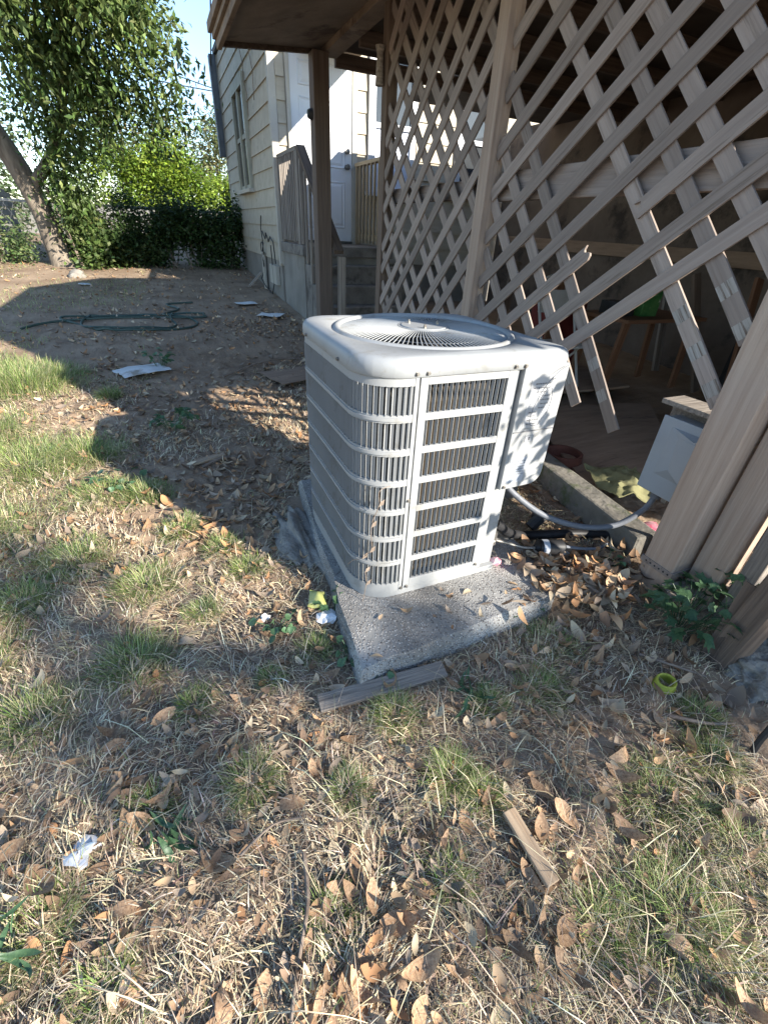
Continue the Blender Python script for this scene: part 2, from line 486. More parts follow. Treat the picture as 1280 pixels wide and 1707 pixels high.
# ================================================================== HOUSE
HX, HY0, HY1 = 1.60, 7.40, 11.85
house = empty('house', (4.0, 9.6, .3), 'beige lap sided house with white door at the back of the yard', 'house')
b = MB(); b.box(HX + .03, 8.0, HY0 + .03, HY1, .86, 3.86); b.build('wall_core', 'siding', house)
b = MB(); b.box(HX + .025, 8.0, HY0 + .035, HY1 - .02, .1, .859); b.build('foundation', 'foundation', house)
def west_board(z0, z1, y0, y1):
    m_ = MB(); t0, t1 = .026, .008
    m_.add([(HX + .03 - t0, y0, z0), (HX + .03 - t0, y1, z0), (HX + .03 - t1, y1, z1), (HX + .03 - t1, y0, z1),
            (HX + .032, y0, z0), (HX + .032, y1, z0), (HX + .032, y1, z1), (HX + .032, y0, z1)],
           [(0, 3, 2, 1), (4, 5, 6, 7), (0, 1, 5, 4), (3, 7, 6, 2), (0, 4, 7, 3), (1, 2, 6, 5)])
    m_.build('siding_board', 'siding', house)
def south_board(z0, z1, x0, x1):
    m_ = MB(); t0, t1 = .026, .008; Y = HY0 + .03
    m_.add([(x0, Y - t0, z0), (x1, Y - t0, z0), (x1, Y - t1, z1), (x0, Y - t1, z1), (x0, Y + .002, z0), (x1, Y + .002, z0), (x1, Y + .002, z1), (x0, Y + .002, z1)],
           [(0, 1, 2, 3), (4, 7, 6, 5), (0, 4, 5, 1), (3, 2, 6, 7), (0, 3, 7, 4), (1, 5, 6, 2)])
    m_.build('siding_board', 'siding', house)
WYa, WYb, WZa, WZb = 9.12, 10.32, 1.74, 3.14
z = .80
while z < 3.82:
    z1 = min(z + .222, 3.85)
    if z1 > WZa and z < WZb:
        west_board(z, z1, HY0 + .09, WYa - .03); west_board(z, z1, WYb + .03, HY1 - .03)
    else:
        west_board(z, z1, HY0 + .09, HY1 - .03)
    if z1 > 1.0:
        south_board(z, z1, HX + .09, 1.80)
        if z > 3.2: south_board(z, z1, 1.801, 7.9)
        elif z1 > 1.95: south_board(z, z1, 3.70, 4.32); south_board(z, z1, 5.14, 7.9); south_board(z, z1, 2.78, 2.92)
        else: south_board(z, z1, 2.80, 7.9)
    else:
        south_board(z, z1, 2.80, 7.9)
    z += .222
def part(name, m, parent, *boxes, bevel=.004):
    q = MB()
    for bx in boxes: q.box(*bx)
    return q.build(name, m, parent, bevel=bevel)
part('corner_trim', 'trim_paint', house, (HX - .005, HX + .085, HY0 - .003, HY0 + .087, .74, 3.855))
part('corner_trim', 'trim_paint', house, (HX - .003, HX + .08, HY1 - .03, HY1 + .05, .80, 3.855))
part('downspout', 'slate_trim', house, (HX - .12, HX - .01, HY1 - .04, HY1 + .12, 2.36, 3.855))
# west window
win = part('window', 'frame_olive', house, (HX - .035, HX + .03, WYa, WYa + .11, WZa, WZb), (HX - .035, HX + .03, WYb - .11, WYb, WZa, WZb),
           (HX - .036, HX + .03, WYa + .112, WYb - .112, WZb - .13, WZb + .02), (HX - .03, HX + .03, (WYa + WYb) / 2 - .045, (WYa + WYb) / 2 + .045, WZa + .001, WZb - .132))
part('sill', 'trim_paint', win, (HX - .075, HX + .028, WYa - .04, WYb + .04, WZa - .055, WZa - .002))
for k in range(2):
    ya = WYa + .112 if k == 0 else (WYa + WYb) / 2 + .047
    yb = (WYa + WYb) / 2 - .047 if k == 0 else WYb - .112
    part('pane', 'window_glass', win, (HX + .004, HX + .012, ya, yb, WZa + .01, WZb - .132), bevel=0)
    part('sash', 'frame_olive', win, (HX - .012, HX + .002, ya + .002, yb - .002, 2.40, 2.46))
    part('sash', 'frame_olive', win, (HX - .012, HX + .002, ya + .002, yb - .002, WZa + .012, WZa + .06))
# door
DX0, DX1, DZ0, DZ1 = 1.86, 2.69, 1.085, 3.11
door = part('door', 'white_paint', house, (DX0, DX1, HY0 - .012, HY0 + .028, DZ0, DZ1))
for (a, c_, e, f_) in ((.10, .37, 1.66, 1.90), (.46, .73, 1.66, 1.90), (.10, .37, .86, 1.56), (.46, .73, .86, 1.56), (.10, .37, .16, .72), (.46, .73, .16, .72)):
    q = MB()
    X0, X1, Z0, Z1 = DX0 + a, DX0 + c_, DZ0 + e, DZ0 + f_
    Y = HY0 - .0125
    def ring(i, dy): return [(X0 + i, Y - dy, Z0 + i), (X1 - i, Y - dy, Z0 + i), (X1 - i, Y - dy, Z1 - i), (X0 + i, Y - dy, Z1 - i)]
    q.add(ring(0, 0) + ring(.012, .009) + ring(.03, .002) + ring(.06, .010),
          [(0, 1, 5, 4), (1, 2, 6, 5), (2, 3, 7, 6), (3, 0, 4, 7), (4, 5, 9, 8), (5, 6, 10, 9), (6, 7, 11, 10), (7, 4, 8, 11), (8, 9, 13, 12), (9, 10, 14, 13), (10, 11, 15, 14), (11, 8, 12, 15), (12, 13, 14, 15)])
    q.build('door_panel', 'white_paint', door)
def knob(x, z, r, m, nm):
    q = MB()
    prof = [(0, r * .9), (.012, r * .9), (.014, r * .45), (.04, r * .42), (.048, r * .95), (.066, r), (.078, r * .7), (.08, 0.002)]
    n = 14
    for d_, rr in prof:
        for k in range(n):
            a = 2 * math.pi * k / n
            q.v.append((x + rr * math.cos(a), HY0 - .012 - d_, z + rr * math.sin(a)))
    for i in range(len(prof) - 1):
        for k in range(n):
            q.f.append((i * n + k, i * n + (k + 1) % n, (i + 1) * n + (k + 1) % n, (i + 1) * n + k))
    q.build(nm, m, door, smooth=True)
knob(DX1 - .075, 1.97, .034, 'dark_metal', 'door_knob')
knob(DX1 - .075, 2.14, .03, 'bolt_metal', 'deadbolt')
part('door_frame', 'trim_paint', house, (DX0 - .05, DX0 - .004, HY0 - .03, HY0 + .03, 1.05, 3.17), (DX1 + .004, DX1 + .075, HY0 - .03, HY0 + .03, 1.05, 3.17), (DX0 - .003, DX1 + .003, HY0 - .03, HY0 + .03, DZ1 + .005, 3.17))
part('threshold', 'dark_metal', house, (DX0, DX1, HY0 - .06, HY0 + .02, 1.052, 1.082))
# door-side window with curtain, and the one behind the lattice
def swin(x0, x1, z0, z1, cur):
    f = part('window', 'white_paint', house, (x0, x0 + .10, HY0 - .035, HY0 + .03, z0, z1), (x1 - .08, x1, HY0 - .035, HY0 + .03, z0, z1),
             (x0 + .101, x1 - .081, HY0 - .034, HY0 + .03, z1 - .09, z1), (x0 + .101, x1 - .081, HY0 - .034, HY0 + .03, z0, z0 + .06),
             (x0 + .101, x1 - .081, HY0 - .028, HY0 + .03, (z0 + z1) / 2 - .03, (z0 + z1) / 2 + .03))
    part('sill', 'white_paint', f, (x0 - .04, x1 + .04, HY0 - .08, HY0 + .02, z0 - .05, z0 - .003))
    part('pane', 'window_glass', f, (x0 + .101, x1 - .081, HY0 + .004, HY0 + .010, (z0 + z1) / 2 + .031, z1 - .091), bevel=0)
    part('pane', 'curtain' if cur else 'window_glass', f, (x0 + .101, x1 - .081, HY0 + .0, HY0 + .006, z0 + .061, (z0 + z1) / 2 - .031), bevel=0)
swin(2.93, 3.66, 1.72, 3.22, True)
swin(4.36, 5.10, 1.80, 3.05, False)
# house roof (above the frame, throws its own shade)
q = MB(); q.box(1.57, 8.3, HY0 - .45, HY1 + .1, 3.87, 3.93)
q.add([(1.56, HY0 - .5, 3.932), (8.4, HY0 - .5, 3.932), (8.4, HY1 + .12, 3.932), (1.56, HY1 + .12, 3.932), (4.9, HY0 - .5, 4.4), (4.9, HY1 + .12, 4.4)],
      [(0, 1, 4), (1, 2, 5, 4), (2, 3, 5), (3, 0, 4, 5), (0, 3, 2, 1)])
q.build('roof', 'roof_shingle', house)
# service cable on the wall
cab = MB()
cab.tube([(HX - .02, 8.55, 1.36), (HX - .03, 8.6, 1.2), (HX - .03, 8.5, .98), (HX - .04, 8.62, .82), (HX - .05, 8.5, .70), (HX - .03, 8.58, .6), (HX - .06, 8.75, .45), (HX - .05, 8.5, .36), (HX - .04, 8.0, .30), (HX - .03, 7.85, .45), (HX - .03, 7.9, .98)], .008, 6)
cab.tube([(HX - .02, 8.55, 1.15), (HX - .03, 8.3, 1.05), (HX - .03, 8.2, 1.13), (HX - .03, 8.05, 1.02), (HX - .03, 7.9, 1.09), (HX - .03, 7.7, 1.03), (HX - .03, 7.62, .75)], .009, 6)
cab.tube([(HX - .035, 8.6 + .1 * math.cos(a), .9 + .1 * math.sin(a)) for a in np.linspace(0, 6.3, 18)], .007, 6)
tag(cab.build('service_cable', 'wire', None, smooth=True), 'tangled black cable hanging on the siding beside the stoop', 'cable')
c = MB(); c.tube([(HX - .012, 9.15, 3.38), (HX - .012, 9.0, 3.2), (HX - .012, 9.05, 3.0), (HX - .012, 8.85, 2.85), (HX - .012, 8.9, 2.6)], .006, 5)
c.tube([(HX - .012, 8.5, 3.5), (HX - .012, 8.45, 3.2), (HX - .012, 8.3, 3.0), (HX - .012, 8.35, 2.7)], .005, 5)
tag(c.build('dry_vine', 'stick', None), 'dry brown vine stems clinging to the siding beside the window', 'vine')
board('utility_board', (HX - .03, 8.6, .22), (HX - .03, 8.6, .86), .12, .03, (-1, 0, 0), 'trim_paint', house)
part('meter_cover', 'trim_paint', house, (HX - .035, HX + .02, 7.62, 8.1, .46, .72))
tag(board('leaning_plank', (HX - .28, 8.75, .33), (HX - .06, 8.7, .55), .08, .03, (-1, 0, 1), 'grey_wood'), 'short grey plank leaning on the house foundation', 'plank')

# ================================================================== STOOP
stoop = empty('stoop', (2.2, 6.2, .1), 'concrete stoop with steps up to the white door', 'steps')
part('landing', 'step_concrete', stoop, (HX + .02, 2.85, 6.2, HY0 + .02, .93, 1.05), bevel=.012)
part('base', 'foundation', stoop, (HX + .05, 2.82, 6.25, HY0 + .03, .0, .929))
for k in range(4):
    part('step', 'step_concrete', stoop, (HX + .06 + .004 * k, 2.80 - .004 * k, 6.248 - .27 * (k + 1), 6.248 - .27 * k - .002, .0, 1.05 - .2 * (k + 1)), bevel=.012)
# left railing
def railing(x, label, m, m2, ys, z0, z1, nb, stair=True):
    rl = empty('railing', (x, ys[0], z0), label, 'railing')
    board('top_rail', (x, ys[0], z1), (x, ys[1], z1), .09, .04, (0, 0, 1), m, rl)
    board('bottom_rail', (x, ys[0], z0 + .1), (x, ys[1], z0 + .1), .04, .07, (0, 0, 1), m, rl)
    for k in range(nb):
        y = ys[0] + (ys[1] - ys[0]) * (k + .5) / nb
        board('baluster', (x - .035, y, z0 + .03), (x - .035, y, z1 - .022), .028, .025, (1, 0, 0), m2, rl, bevel=.003)
    board('post', (x, ys[1], z0 + .002), (x, ys[1], z1 - .022), .085, .085, (1, 0, 0), m, rl)
    board('post', (x, ys[0] - .06, z0 + .002), (x, ys[0] - .06, z1 - .022), .06, .06, (1, 0, 0), m, rl)
    if stair:
        board('handrail', (x + .01, ys[1] - .03, z1 + .01), (x + .01, 4.98, 1.04), .10, .04, (0, .6, .8), 'dark_wood', rl)
        for k in range(7):
            t = (k + .6) / 7.6
            y = ys[1] + (4.98 - ys[1]) * t
            zt = z1 + (1.04 - z1) * t - .03
            zb = 1.05 - .2 * math.ceil(max(0, (6.248 - y) / .27)) + .01
            board('baluster', (x - .02, y, zb), (x - .02, y, zt), .03, .03, (1, 0, 0), m2, rl, bevel=.003)
        board('post', (x + .05, 5.02, .12), (x + .05, 5.02, 1.0), .07, .07, (1, 0, 0), 'grey_wood', rl)
    return rl
railing(HX + .07, 'weathered grey wood railing left of the white door', 'grey_wood', 'grey_wood', (7.36, 6.36), 1.05, 2.0, 11)
railing(2.76, 'pale bare wood railing right of the white door', 'pale_wood', 'pale_wood', (7.34, 6.4), 1.05, 2.0, 7, stair=False)

# ================================================================== PORCH ROOF
roof = empty('porch_roof', (2.2, 3, 2.5), 'low brown porch roof with plywood soffit over the lattice', 'roof')
EX, ZS = .80, 2.60       # eave line, soffit height
FY = 5.22
plan = [(EX, FY), (EX, 2.05), (2.35, -.85), (6.0, -.85), (6.0, 6.9), (2.9, 6.9), (2.9, FY)]
def slab(name, pts, z0, z1, m, parent):
    q = MB(); n = len(pts)
    q.add([(x, y, z0) for x, y in pts] + [(x, y, z1) for x, y in pts],
          [tuple(range(n)), tuple(reversed(range(n, 2 * n)))] + [(i, i + n, (i + 1) % n + n, (i + 1) % n) for i in range(n)])
    o = q.build(name, m, parent)
    return o
def poly_slab(name, pts, th, m, parent):
    """a slab over points with their own heights"""
    q = MB(); n = len(pts)
    q.add([(x, y, z_) for x, y, z_ in pts] + [(x, y, z_ + th) for x, y, z_ in pts],
          [tuple(range(n)), tuple(reversed(range(n, 2 * n)))] + [(i, i + n, (i + 1) % n + n, (i + 1) % n) for i in range(n)])
    return q.build(name, m, parent)
EX, ZE = .68, 2.35        # low eave
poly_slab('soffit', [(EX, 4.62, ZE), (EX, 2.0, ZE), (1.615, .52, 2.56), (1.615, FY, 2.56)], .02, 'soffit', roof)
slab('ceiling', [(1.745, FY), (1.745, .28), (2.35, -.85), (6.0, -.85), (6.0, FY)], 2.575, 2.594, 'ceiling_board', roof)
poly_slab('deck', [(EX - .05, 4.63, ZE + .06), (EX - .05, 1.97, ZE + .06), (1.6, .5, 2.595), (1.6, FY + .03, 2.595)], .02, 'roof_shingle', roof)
slab('deck', [(1.601, FY + .03), (1.601, .5), (2.33, -.9), (6.02, -.9), (6.02, FY + .03)], 2.596, 2.62, 'roof_shingle', roof)  # near edge out of view, cut diagonally to shape the ground shadow
slab('ceiling', [(3.05, FY + .035), (6.0, FY + .035), (6.0, 6.45), (3.05, 6.45)], 2.58, 2.62, 'ceiling_board', roof)  # extra ceiling strip, depth set to shade part of the wall behind
slab('stoop_canopy', [(1.95, 5.6), (2.78, 5.6), (2.78, HY0 - .02), (1.95, HY0 - .02)], 3.10, 3.18, 'soffit', roof)
for k in range(9):
    y = .3 + k * .62
    board('joist', (1.75, y, 2.52), (5.9, y, 2.52), .04, .10, (0, 0, 1), 'dark_wood', roof)
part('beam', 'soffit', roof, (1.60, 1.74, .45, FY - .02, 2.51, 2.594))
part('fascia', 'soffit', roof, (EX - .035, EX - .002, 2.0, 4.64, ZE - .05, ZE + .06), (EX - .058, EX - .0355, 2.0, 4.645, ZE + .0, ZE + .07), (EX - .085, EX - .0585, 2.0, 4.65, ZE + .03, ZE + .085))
fa = MB()
fa.add([(EX - .03, 4.63, ZE - .03), (1.612, FY + .005, 2.53), (1.612, FY + .005, 2.61), (EX - .03, 4.63, ZE + .06), (EX - .03, 4.66, ZE - .03), (1.612, FY + .035, 2.53), (1.612, FY + .035, 2.61), (EX - .03, 4.66, ZE + .06)],
       [(0, 1, 2, 3), (7, 6, 5, 4), (0, 4, 5, 1), (1, 5, 6, 2), (2, 6, 7, 3), (3, 7, 4, 0)])
fa.build('fascia', 'dark_wood', roof)
tag(board('porch_post', (1.55, 5.10, .08), (1.55, 5.10, 2.508), .145, .145, (1, 0, 0), 'porch_brown', bevel=.008), 'tall brown porch post standing at the foot of the steps', 'post')
q = MB(); q.cyl((0, 0), .045, 0, .03, 20, .035); q.cyl((0, 0), .03, .031, .04, 16)
o = q.build('porch_lamp_cover', 'black_plastic', None, smooth=True, world=Matrix.Translation((1.476, 5.10, 2.10)) @ Euler((0, -R_(90), 0)).to_matrix().to_4x4())
tag(o, 'small round black cover on the side of the porch post', 'cover')

# ================================================================== LATTICE
LX = 1.66
def lpost(name, y0, x, wid, label, m='post_paint', top=2.508, z0=-.05):
    return tag(board(name, (x, y0, z0), (x, y0, top), wid, wid, (1, 0, 0), m, bevel=.006), label, 'post')
lpost('lattice_post', 3.86, 1.685, .085, 'dark weathered post at the far end of the lattice', 'dark_wood')
lpost('lattice_post', 2.44, 1.655, .085, 'brown post between the two lattice panels behind the air conditioner')
lpost('corner_post', .822, 1.71, .13, 'thick brown corner post with metal strap beside the grey switch box')
o2 = lpost('corner_post', .690, 1.79, .11, 'second brown post standing right against the strapped corner post', z0=-.05)
lpost('thin_post', .575, 1.79, .06, 'thin grey brown stake post right of the paired corner posts', 'grey_wood')
strap = MB()
s_ = .065
strap.box(1.71 - s_ - .006, 1.71 - s_ - .0003, .822 - s_ - .006, .822 + s_ + .006, .12, .147)
strap.box(1.71 + s_ + .0003, 1.71 + s_ + .006, .822 - s_ - .006, .822 + s_ + .006, .12, .147)
strap.box(1.71 - s_ - .0059, 1.71 + s_ + .0059, .822 - s_ - .0062, .822 - s_ - .0003, .1205, .1465)
strap.box(1.71 - s_ - .0059, 1.71 + s_ + .0059, .822 + s_ + .0003, .822 + s_ + .0062, .1205, .1465)
tag(strap.build('metal_strap', 'lattice_paint'), 'perforated metal strap around the foot of the corner post', 'strap')
sh = MB()
for k in range(6):
    sh.cyl((0, 0), .004, 0, .002, 8)
    sh.v[-16:] = [(1.71 - s_ - .0072 + zz * .5, .822 - .055 + .02 * k + xx, .1335 + yy) for xx, yy, zz in sh.v[-16:]]
sh.build('strap_hole', 'wire', bpy.data.objects['metal_strap'])

def lattice(name, ya, yb, za, zt, label, TF, c0, sp_f, b0, sp_b, broken=False):
    root = empty(name, (LX, (ya + yb) / 2, za), label, 'lattice')
    W_, T_ = .057, .010
    # near layer, rising towards the viewer: z = c - TF*y
    for k in range(-30, 60):
        if broken and k < 0: continue
        cc = c0 + sp_f * k + random.uniform(-.008, .008)
        sl_ = TF + random.uniform(-.02, .02)
        if broken: cc += (sl_ - TF) * 1.4; sl_ -= .014 * k; cc -= .014 * k * 1.3
        y_lo = max(ya, (cc - zt) / sl_); y_hi = min(yb, (cc - za) / sl_)
        if y_hi - y_lo < .05: continue
        spans = [(y_lo, y_hi, 0)]
        if broken and k == 2: spans = [(y_lo, 1.45, 1), (1.62, y_hi, 2)]
        for (u, v, jg) in spans:
            if v - u < .04: continue
            pu, pv = (LX - .0045, u, cc - sl_ * u), (LX - .0045, v, cc - sl_ * v)
            if jg == 2: pu, pv = pv, pu
            board('slat', pu, pv, W_, T_, (-1, 0, 0), 'lattice_paint', root, bevel=.0012, jag=.03 if jg else 0)
    # far layer, falling towards the viewer: z = b + s*y
    for k in range(-40, 30):
        bb = b0 + sp_b * k + random.uniform(-.008, .008)
        sl_ = 1.0 + random.uniform(-.02, .02)
        zmin = za
        if broken and k < 0:
            sl_ = 1.15; bb = -.865 - .235 * (-1 - k)
        if broken: zmin = {0: .74, -1: .56, -2: .60, 1: .80}.get(k, .62)
        y_lo = max(ya, (zmin - bb) / sl_); y_hi = min(yb, (zt - bb) / sl_)
        if y_hi - y_lo < .05: continue
        board('slat', (LX + .0062, y_lo, bb + sl_ * y_lo), (LX + .0062, y_hi, bb + sl_ * y_hi), W_, T_, (-1, 0, 0), 'lattice_paint', root, bevel=.0012)
        if broken and k in (0, -1, -2, 1):
            # bare patches where the missing slats were nailed
            for j in range(-6, 0):
                cc = c0 + sp_f * j
                y = (cc - bb) / (TF + sl_)
                if y - y_lo < .02 or y > y_hi: continue
                zc = bb + sl_ * y
                d_ = Vector((0, 1, sl_)).normalized()
                board('bare_patch', Vector((LX + .0008, y, zc)) - d_ * .026, Vector((LX + .0008, y, zc)) + d_ * .026, .055, .0006, (-1, 0, 0), 'raw_patch', root, bevel=0)
    return root
lattice('lattice_screen', 2.485, 3.815, .12, 2.50, 'brown wooden lattice left of the middle post, closest to the steps', 1.0, 4.33, .222, -.10, .215)
lattice('lattice_screen', .88, 2.395, .55, 2.50, 'brown wooden lattice with broken lower slats right of the middle post', .80, 2.135, .185, -.10, .215, True)
tag(board('lattice_rail', (1.71, .89, 1.47), (1.71, 2.39, 1.47), .125, .04, (-1, 0, 0), 'lattice_paint', bevel=.008), 'horizontal brown board behind the right lattice panel', 'board')
tag(board('lattice_rail', (1.715, 2.49, 1.47), (1.715, 3.81, 1.47), .09, .04, (-1, 0, 0), 'lattice_paint', bevel=.006), 'horizontal brown board behind the left lattice panel', 'board')
vs = empty('shade_screen', (1.76, .4, 1.45), 'added plank screen out of view shading the top of the air conditioner', 'screen')  # added out of view to cast shade on the unit top
for k in range(-2, 5):
    board('plank', (1.79, .17 + .118 * k, 1.46 + .015 * (k % 2) + (.15 if k < 0 else 0)), (1.79, .17 + .118 * k, 2.50), .114, .02, (-1, 0, 0), 'lattice_paint', vs)
# light fixture at the far lattice post
q = MB(); q.cyl((0, 0), .03, 0, .16, 14, .022); q.cyl((0, 0), .022, .161, .2, 14, .035)
tag(q.build('wall_lantern', 'grey_wood', None, smooth=True, world=Matrix.Translation((1.615, 3.88, 2.10))), 'old cream lamp holder on the far lattice post', 'lamp')

# ================================================================== UNDER THE PORCH
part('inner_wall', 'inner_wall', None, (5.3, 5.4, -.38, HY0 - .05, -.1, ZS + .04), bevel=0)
tag(part('sun_block_wall', 'inner_wall', None, (3.15, 5.298, -.38, -.30, -.1, ZS + .04), bevel=0), 'added unseen board wall keeping the sun out of the porch', 'wall')  # unseen wall, added so the porch inside stays dark
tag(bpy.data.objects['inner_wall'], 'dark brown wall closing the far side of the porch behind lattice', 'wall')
q = MB()
def rough_sheet(pts, z, th, sag, name, m, label, cat, n=10, wr=.01):
    """a bent four-cornered sheet with thickness"""
    P0, P1, P2, P3 = [Vector((*p, 0)) for p in pts]
    q = MB(); top = []; 
    for j in range(n + 1):
        for i in range(n + 1):
            u, v = i / n, j / n
            p = P0 * (1 - u) * (1 - v) + P1 * u * (1 - v) + P2 * u * v + P3 * (1 - u) * v
            zz = z + sag * math.sin(math.pi * u) * math.sin(math.pi * v) + (float(vnoise(np.array([p.x * 9]), np.array([p.y * 9]), 4)[0]) + .5 * float(vnoise(np.array([p.x * 31]), np.array([p.y * 31]), 6)[0])) * wr
            q.v.append((p.x, p.y, zz))
    k = (n + 1) ** 2
    q.v += [(x, y, zz - th) for x, y, zz in q.v[:k]]
    for j in range(n):
        for i in range(n):
            a = j * (n + 1) + i
            q.f.append((a, a + 1, a + n + 2, a + n + 1)); q.f.append((a + k, a + n + 1 + k, a + n + 2 + k, a + 1 + k))
    ring = [i for i in range(n + 1)] + [(j + 1) * (n + 1) - 1 for j in range(1, n + 1)] + [n * (n + 1) + i for i in reversed(range(n))] + [j * (n + 1) for j in reversed(range(1, n))]
    for i in range(len(ring)):
        a, c_ = ring[i], ring[(i + 1) % len(ring)]
        q.f.append((a, a + k, c_ + k, c_))
    return tag(q.build(name, m, None, smooth=True), label, cat)
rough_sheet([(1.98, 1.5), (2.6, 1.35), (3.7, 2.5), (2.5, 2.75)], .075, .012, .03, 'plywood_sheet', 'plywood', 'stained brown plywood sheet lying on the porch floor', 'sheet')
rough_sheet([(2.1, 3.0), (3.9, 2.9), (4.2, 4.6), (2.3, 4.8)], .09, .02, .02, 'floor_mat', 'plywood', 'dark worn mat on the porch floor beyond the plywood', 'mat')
def kerb(name, p0, p1, w_, h_, label, m='kerb_concrete'):
    o = board(name, p0, p1, w_, h_, (0, 0, 1), m, bevel=.014)
    return tag(o, label, 'kerb')
kerb('kerb_beam', (1.80, .985, .07), (1.98, 2.35, .07), .13, .14, 'mossy concrete kerb running back from the corner post')
kerb('kerb_beam', (1.55, 1.65, .04), (1.70, 2.9, .05), .10, .10, 'low dirty concrete kerb under the lattice behind the air conditioner')
# table, chair, boxes, leaning boards
tb = empty('small_table', (3.95, 3.05, .08), 'small orange wood table under the porch behind the lattice', 'table')
board('table_top', (3.45, 3.05, .70), (4.45, 3.05, .70), .55, .03, (0, 0, 1), 'orange_wood', tb)
for sx in (-.42, .42):
    for sy in (-.2, .2):
        board('leg', (3.95 + sx * 1.15, 3.05 + sy, .06), (3.95 + sx, 3.05 + sy, .684), .07, .03, (0, 1, 0), 'orange_wood', tb)
q = MB(); q.box(3.75, 3.95, 2.92, 3.02, .716, .92); tag(q.build('snack_box', 'green_pack', bevel=.006), 'small green printed box standing on the porch table', 'box')
q = MB(); q.box(3.55, 3.70, 2.95, 3.2, .716, .82); tag(q.build('dark_box', 'black_plastic', bevel=.006), 'low dark box on the porch table beside the green one', 'box')
ch = empty('folding_chair', (3.2, 3.25, .05), 'grey metal folding chair under the porch', 'chair')
for s__ in (-1, 1):
    q = MB(); q.tube([(3.15 + s__ * .2, 3.0, .05), (3.15 + s__ * .2, 3.35, .85), (3.15 + s__ * .16, 3.38, .96), (3.15, 3.39, 1.0)], .012, 8); q.build('frame_tube', 'chair_metal', ch, smooth=True)
    q = MB(); q.tube([(3.15 + s__ * .18, 3.45, .05), (3.15 + s__ * .18, 3.08, .46)], .011, 8); q.build('leg', 'chair_metal', ch, smooth=True)
part('seat', 'chair_metal', ch, (2.97, 3.33, 2.98, 3.32, .455, .475), bevel=.008)
part('backrest', 'chair_metal', ch, (2.98, 3.32, 3.335, 3.35, .70, .88), bevel=.006)
for k, (x, y, dx, m) in enumerate(((4.4, 2.3, .25, 'orange_wood'), (4.6, 2.7, -.2, 'dark_wood'), (3.4, 3.6, .3, 'orange_wood'), (4.9, 3.4, .1, 'grey_wood'), (2.9, 3.8, .35, 'dark_wood'))):
    lbs = ['orange board leaning by the small table under the porch', 'dark board leaning at the porch wall nearest the viewer', 'orange board leaning behind the folding chair', 'grey board leaning on the porch wall behind the table', 'dark board leaning left of the folding chair']
    tag(board('leaning_board', (x, y, .05), (x + dx, y + .3, 1.05), .09, .03, (0, -1, .3), m), lbs[k], 'board')
q = MB(); q.box(3.5, 3.95, 3.7, 4.05, .06, .75); tag(q.build('storage_bin', 'red_cloth', bevel=.05), 'dark red bin behind the folding chair', 'bin')
q = MB(); q.box(4.5, 5.1, 1.9, 2.5, .03, .62); tag(q.build('storage_bin', 'black_plastic', bevel=.05), 'black bin at the near end of the porch wall', 'bin')
tag(board('floor_joist', (5.28, 1.3, 1.15), (5.28, 7.2, 1.2), .14, .05, (-1, 0, 0), 'plywood'), 'long brown board along the porch wall', 'board')
# things lying just behind the corner post
rough_sheet([(1.93, 1.28), (2.16, 1.2), (2.28, 1.48), (2.02, 1.62)], .10, .006, .05, 'yellow_cloth', 'yellow_rag', 'crumpled yellow cloth on the kerb behind the conduit', 'cloth', 20, .08)
q = MB(); n = 18
for rr, zz in ((.11, .02), (.12, .08), (.115, .13), (.10, .131), (.09, .06)):
    for k in range(n):
        q.v.append((2.1 + rr * math.cos(6.283 * k / n), 1.85 + rr * math.sin(6.283 * k / n), zz))
for i in range(4):
    for k in range(n): q.f.append((i * n + k, i * n + (k + 1) % n, (i + 1) * n + (k + 1) % n, (i + 1) * n + k))
q.f.append(tuple(4 * n + k for k in range(n)))
tag(q.build('clay_dish', 'clay', smooth=True), 'dark red clay dish behind the concrete kerb', 'dish')
rough_sheet([(1.9, 1.06), (2.02, 1.02), (2.05, 1.12), (1.93, 1.15)], .05, .002, .02, 'flyer', 'pink_plastic', 'red and white flyer behind the corner post', 'flyer', 6, .03)
q = MB()
q.tube([(1.72, 2.0, .33), (1.60, 1.9, .37)], [.07, .06], 9)
q.tube([(1.60, 1.9, .37), (1.5, 1.82, .40)], [.06, .035], 9)
tag(q.build('split_log', 'grey_wood', smooth=True), 'dark split log end poking out behind the air conditioner', 'log')
q = MB(); q.box(1.55, 1.9, 1.85, 2.4, .0, .30); tag(q.build('timber_stack', 'dark_wood', bevel=.02), 'dark timber block behind the right corner of the air conditioner', 'timber')

# disconnect box on a board, conduits
ds = empty('switch_box', (1.74, .98, .36), 'light grey electrical switch box beside the corner post', 'switch box')
BY0, BY1, BZ0, BZ1, BXF = .87, 1.125, .335, .665, 1.785
part('housing', 'box_grey', ds, (BXF + .012, BXF + .085, BY0 + .006, BY1 - .006, BZ0 + .006, BZ1 - .006))
q = MB()
def rr_(i, dx): return [(BXF + dx, BY0 + i, BZ0 + i), (BXF + dx, BY1 - i, BZ0 + i), (BXF + dx, BY1 - i, BZ1 - i), (BXF + dx, BY0 + i, BZ1 - i)]
q.add(rr_(0, .012) + rr_(0, 0), [(0, 1, 5, 4), (1, 2, 6, 5), (2, 3, 7, 6), (3, 0, 4, 7), (4, 5, 6, 7), (3, 2, 1, 0)])
lid = q.build('cover', 'box_grey', ds, bevel=.003)
q = MB()
ya, yb, za, zb = BY0 + .035, BY1 - .05, BZ0 + .085, BZ1 - .035
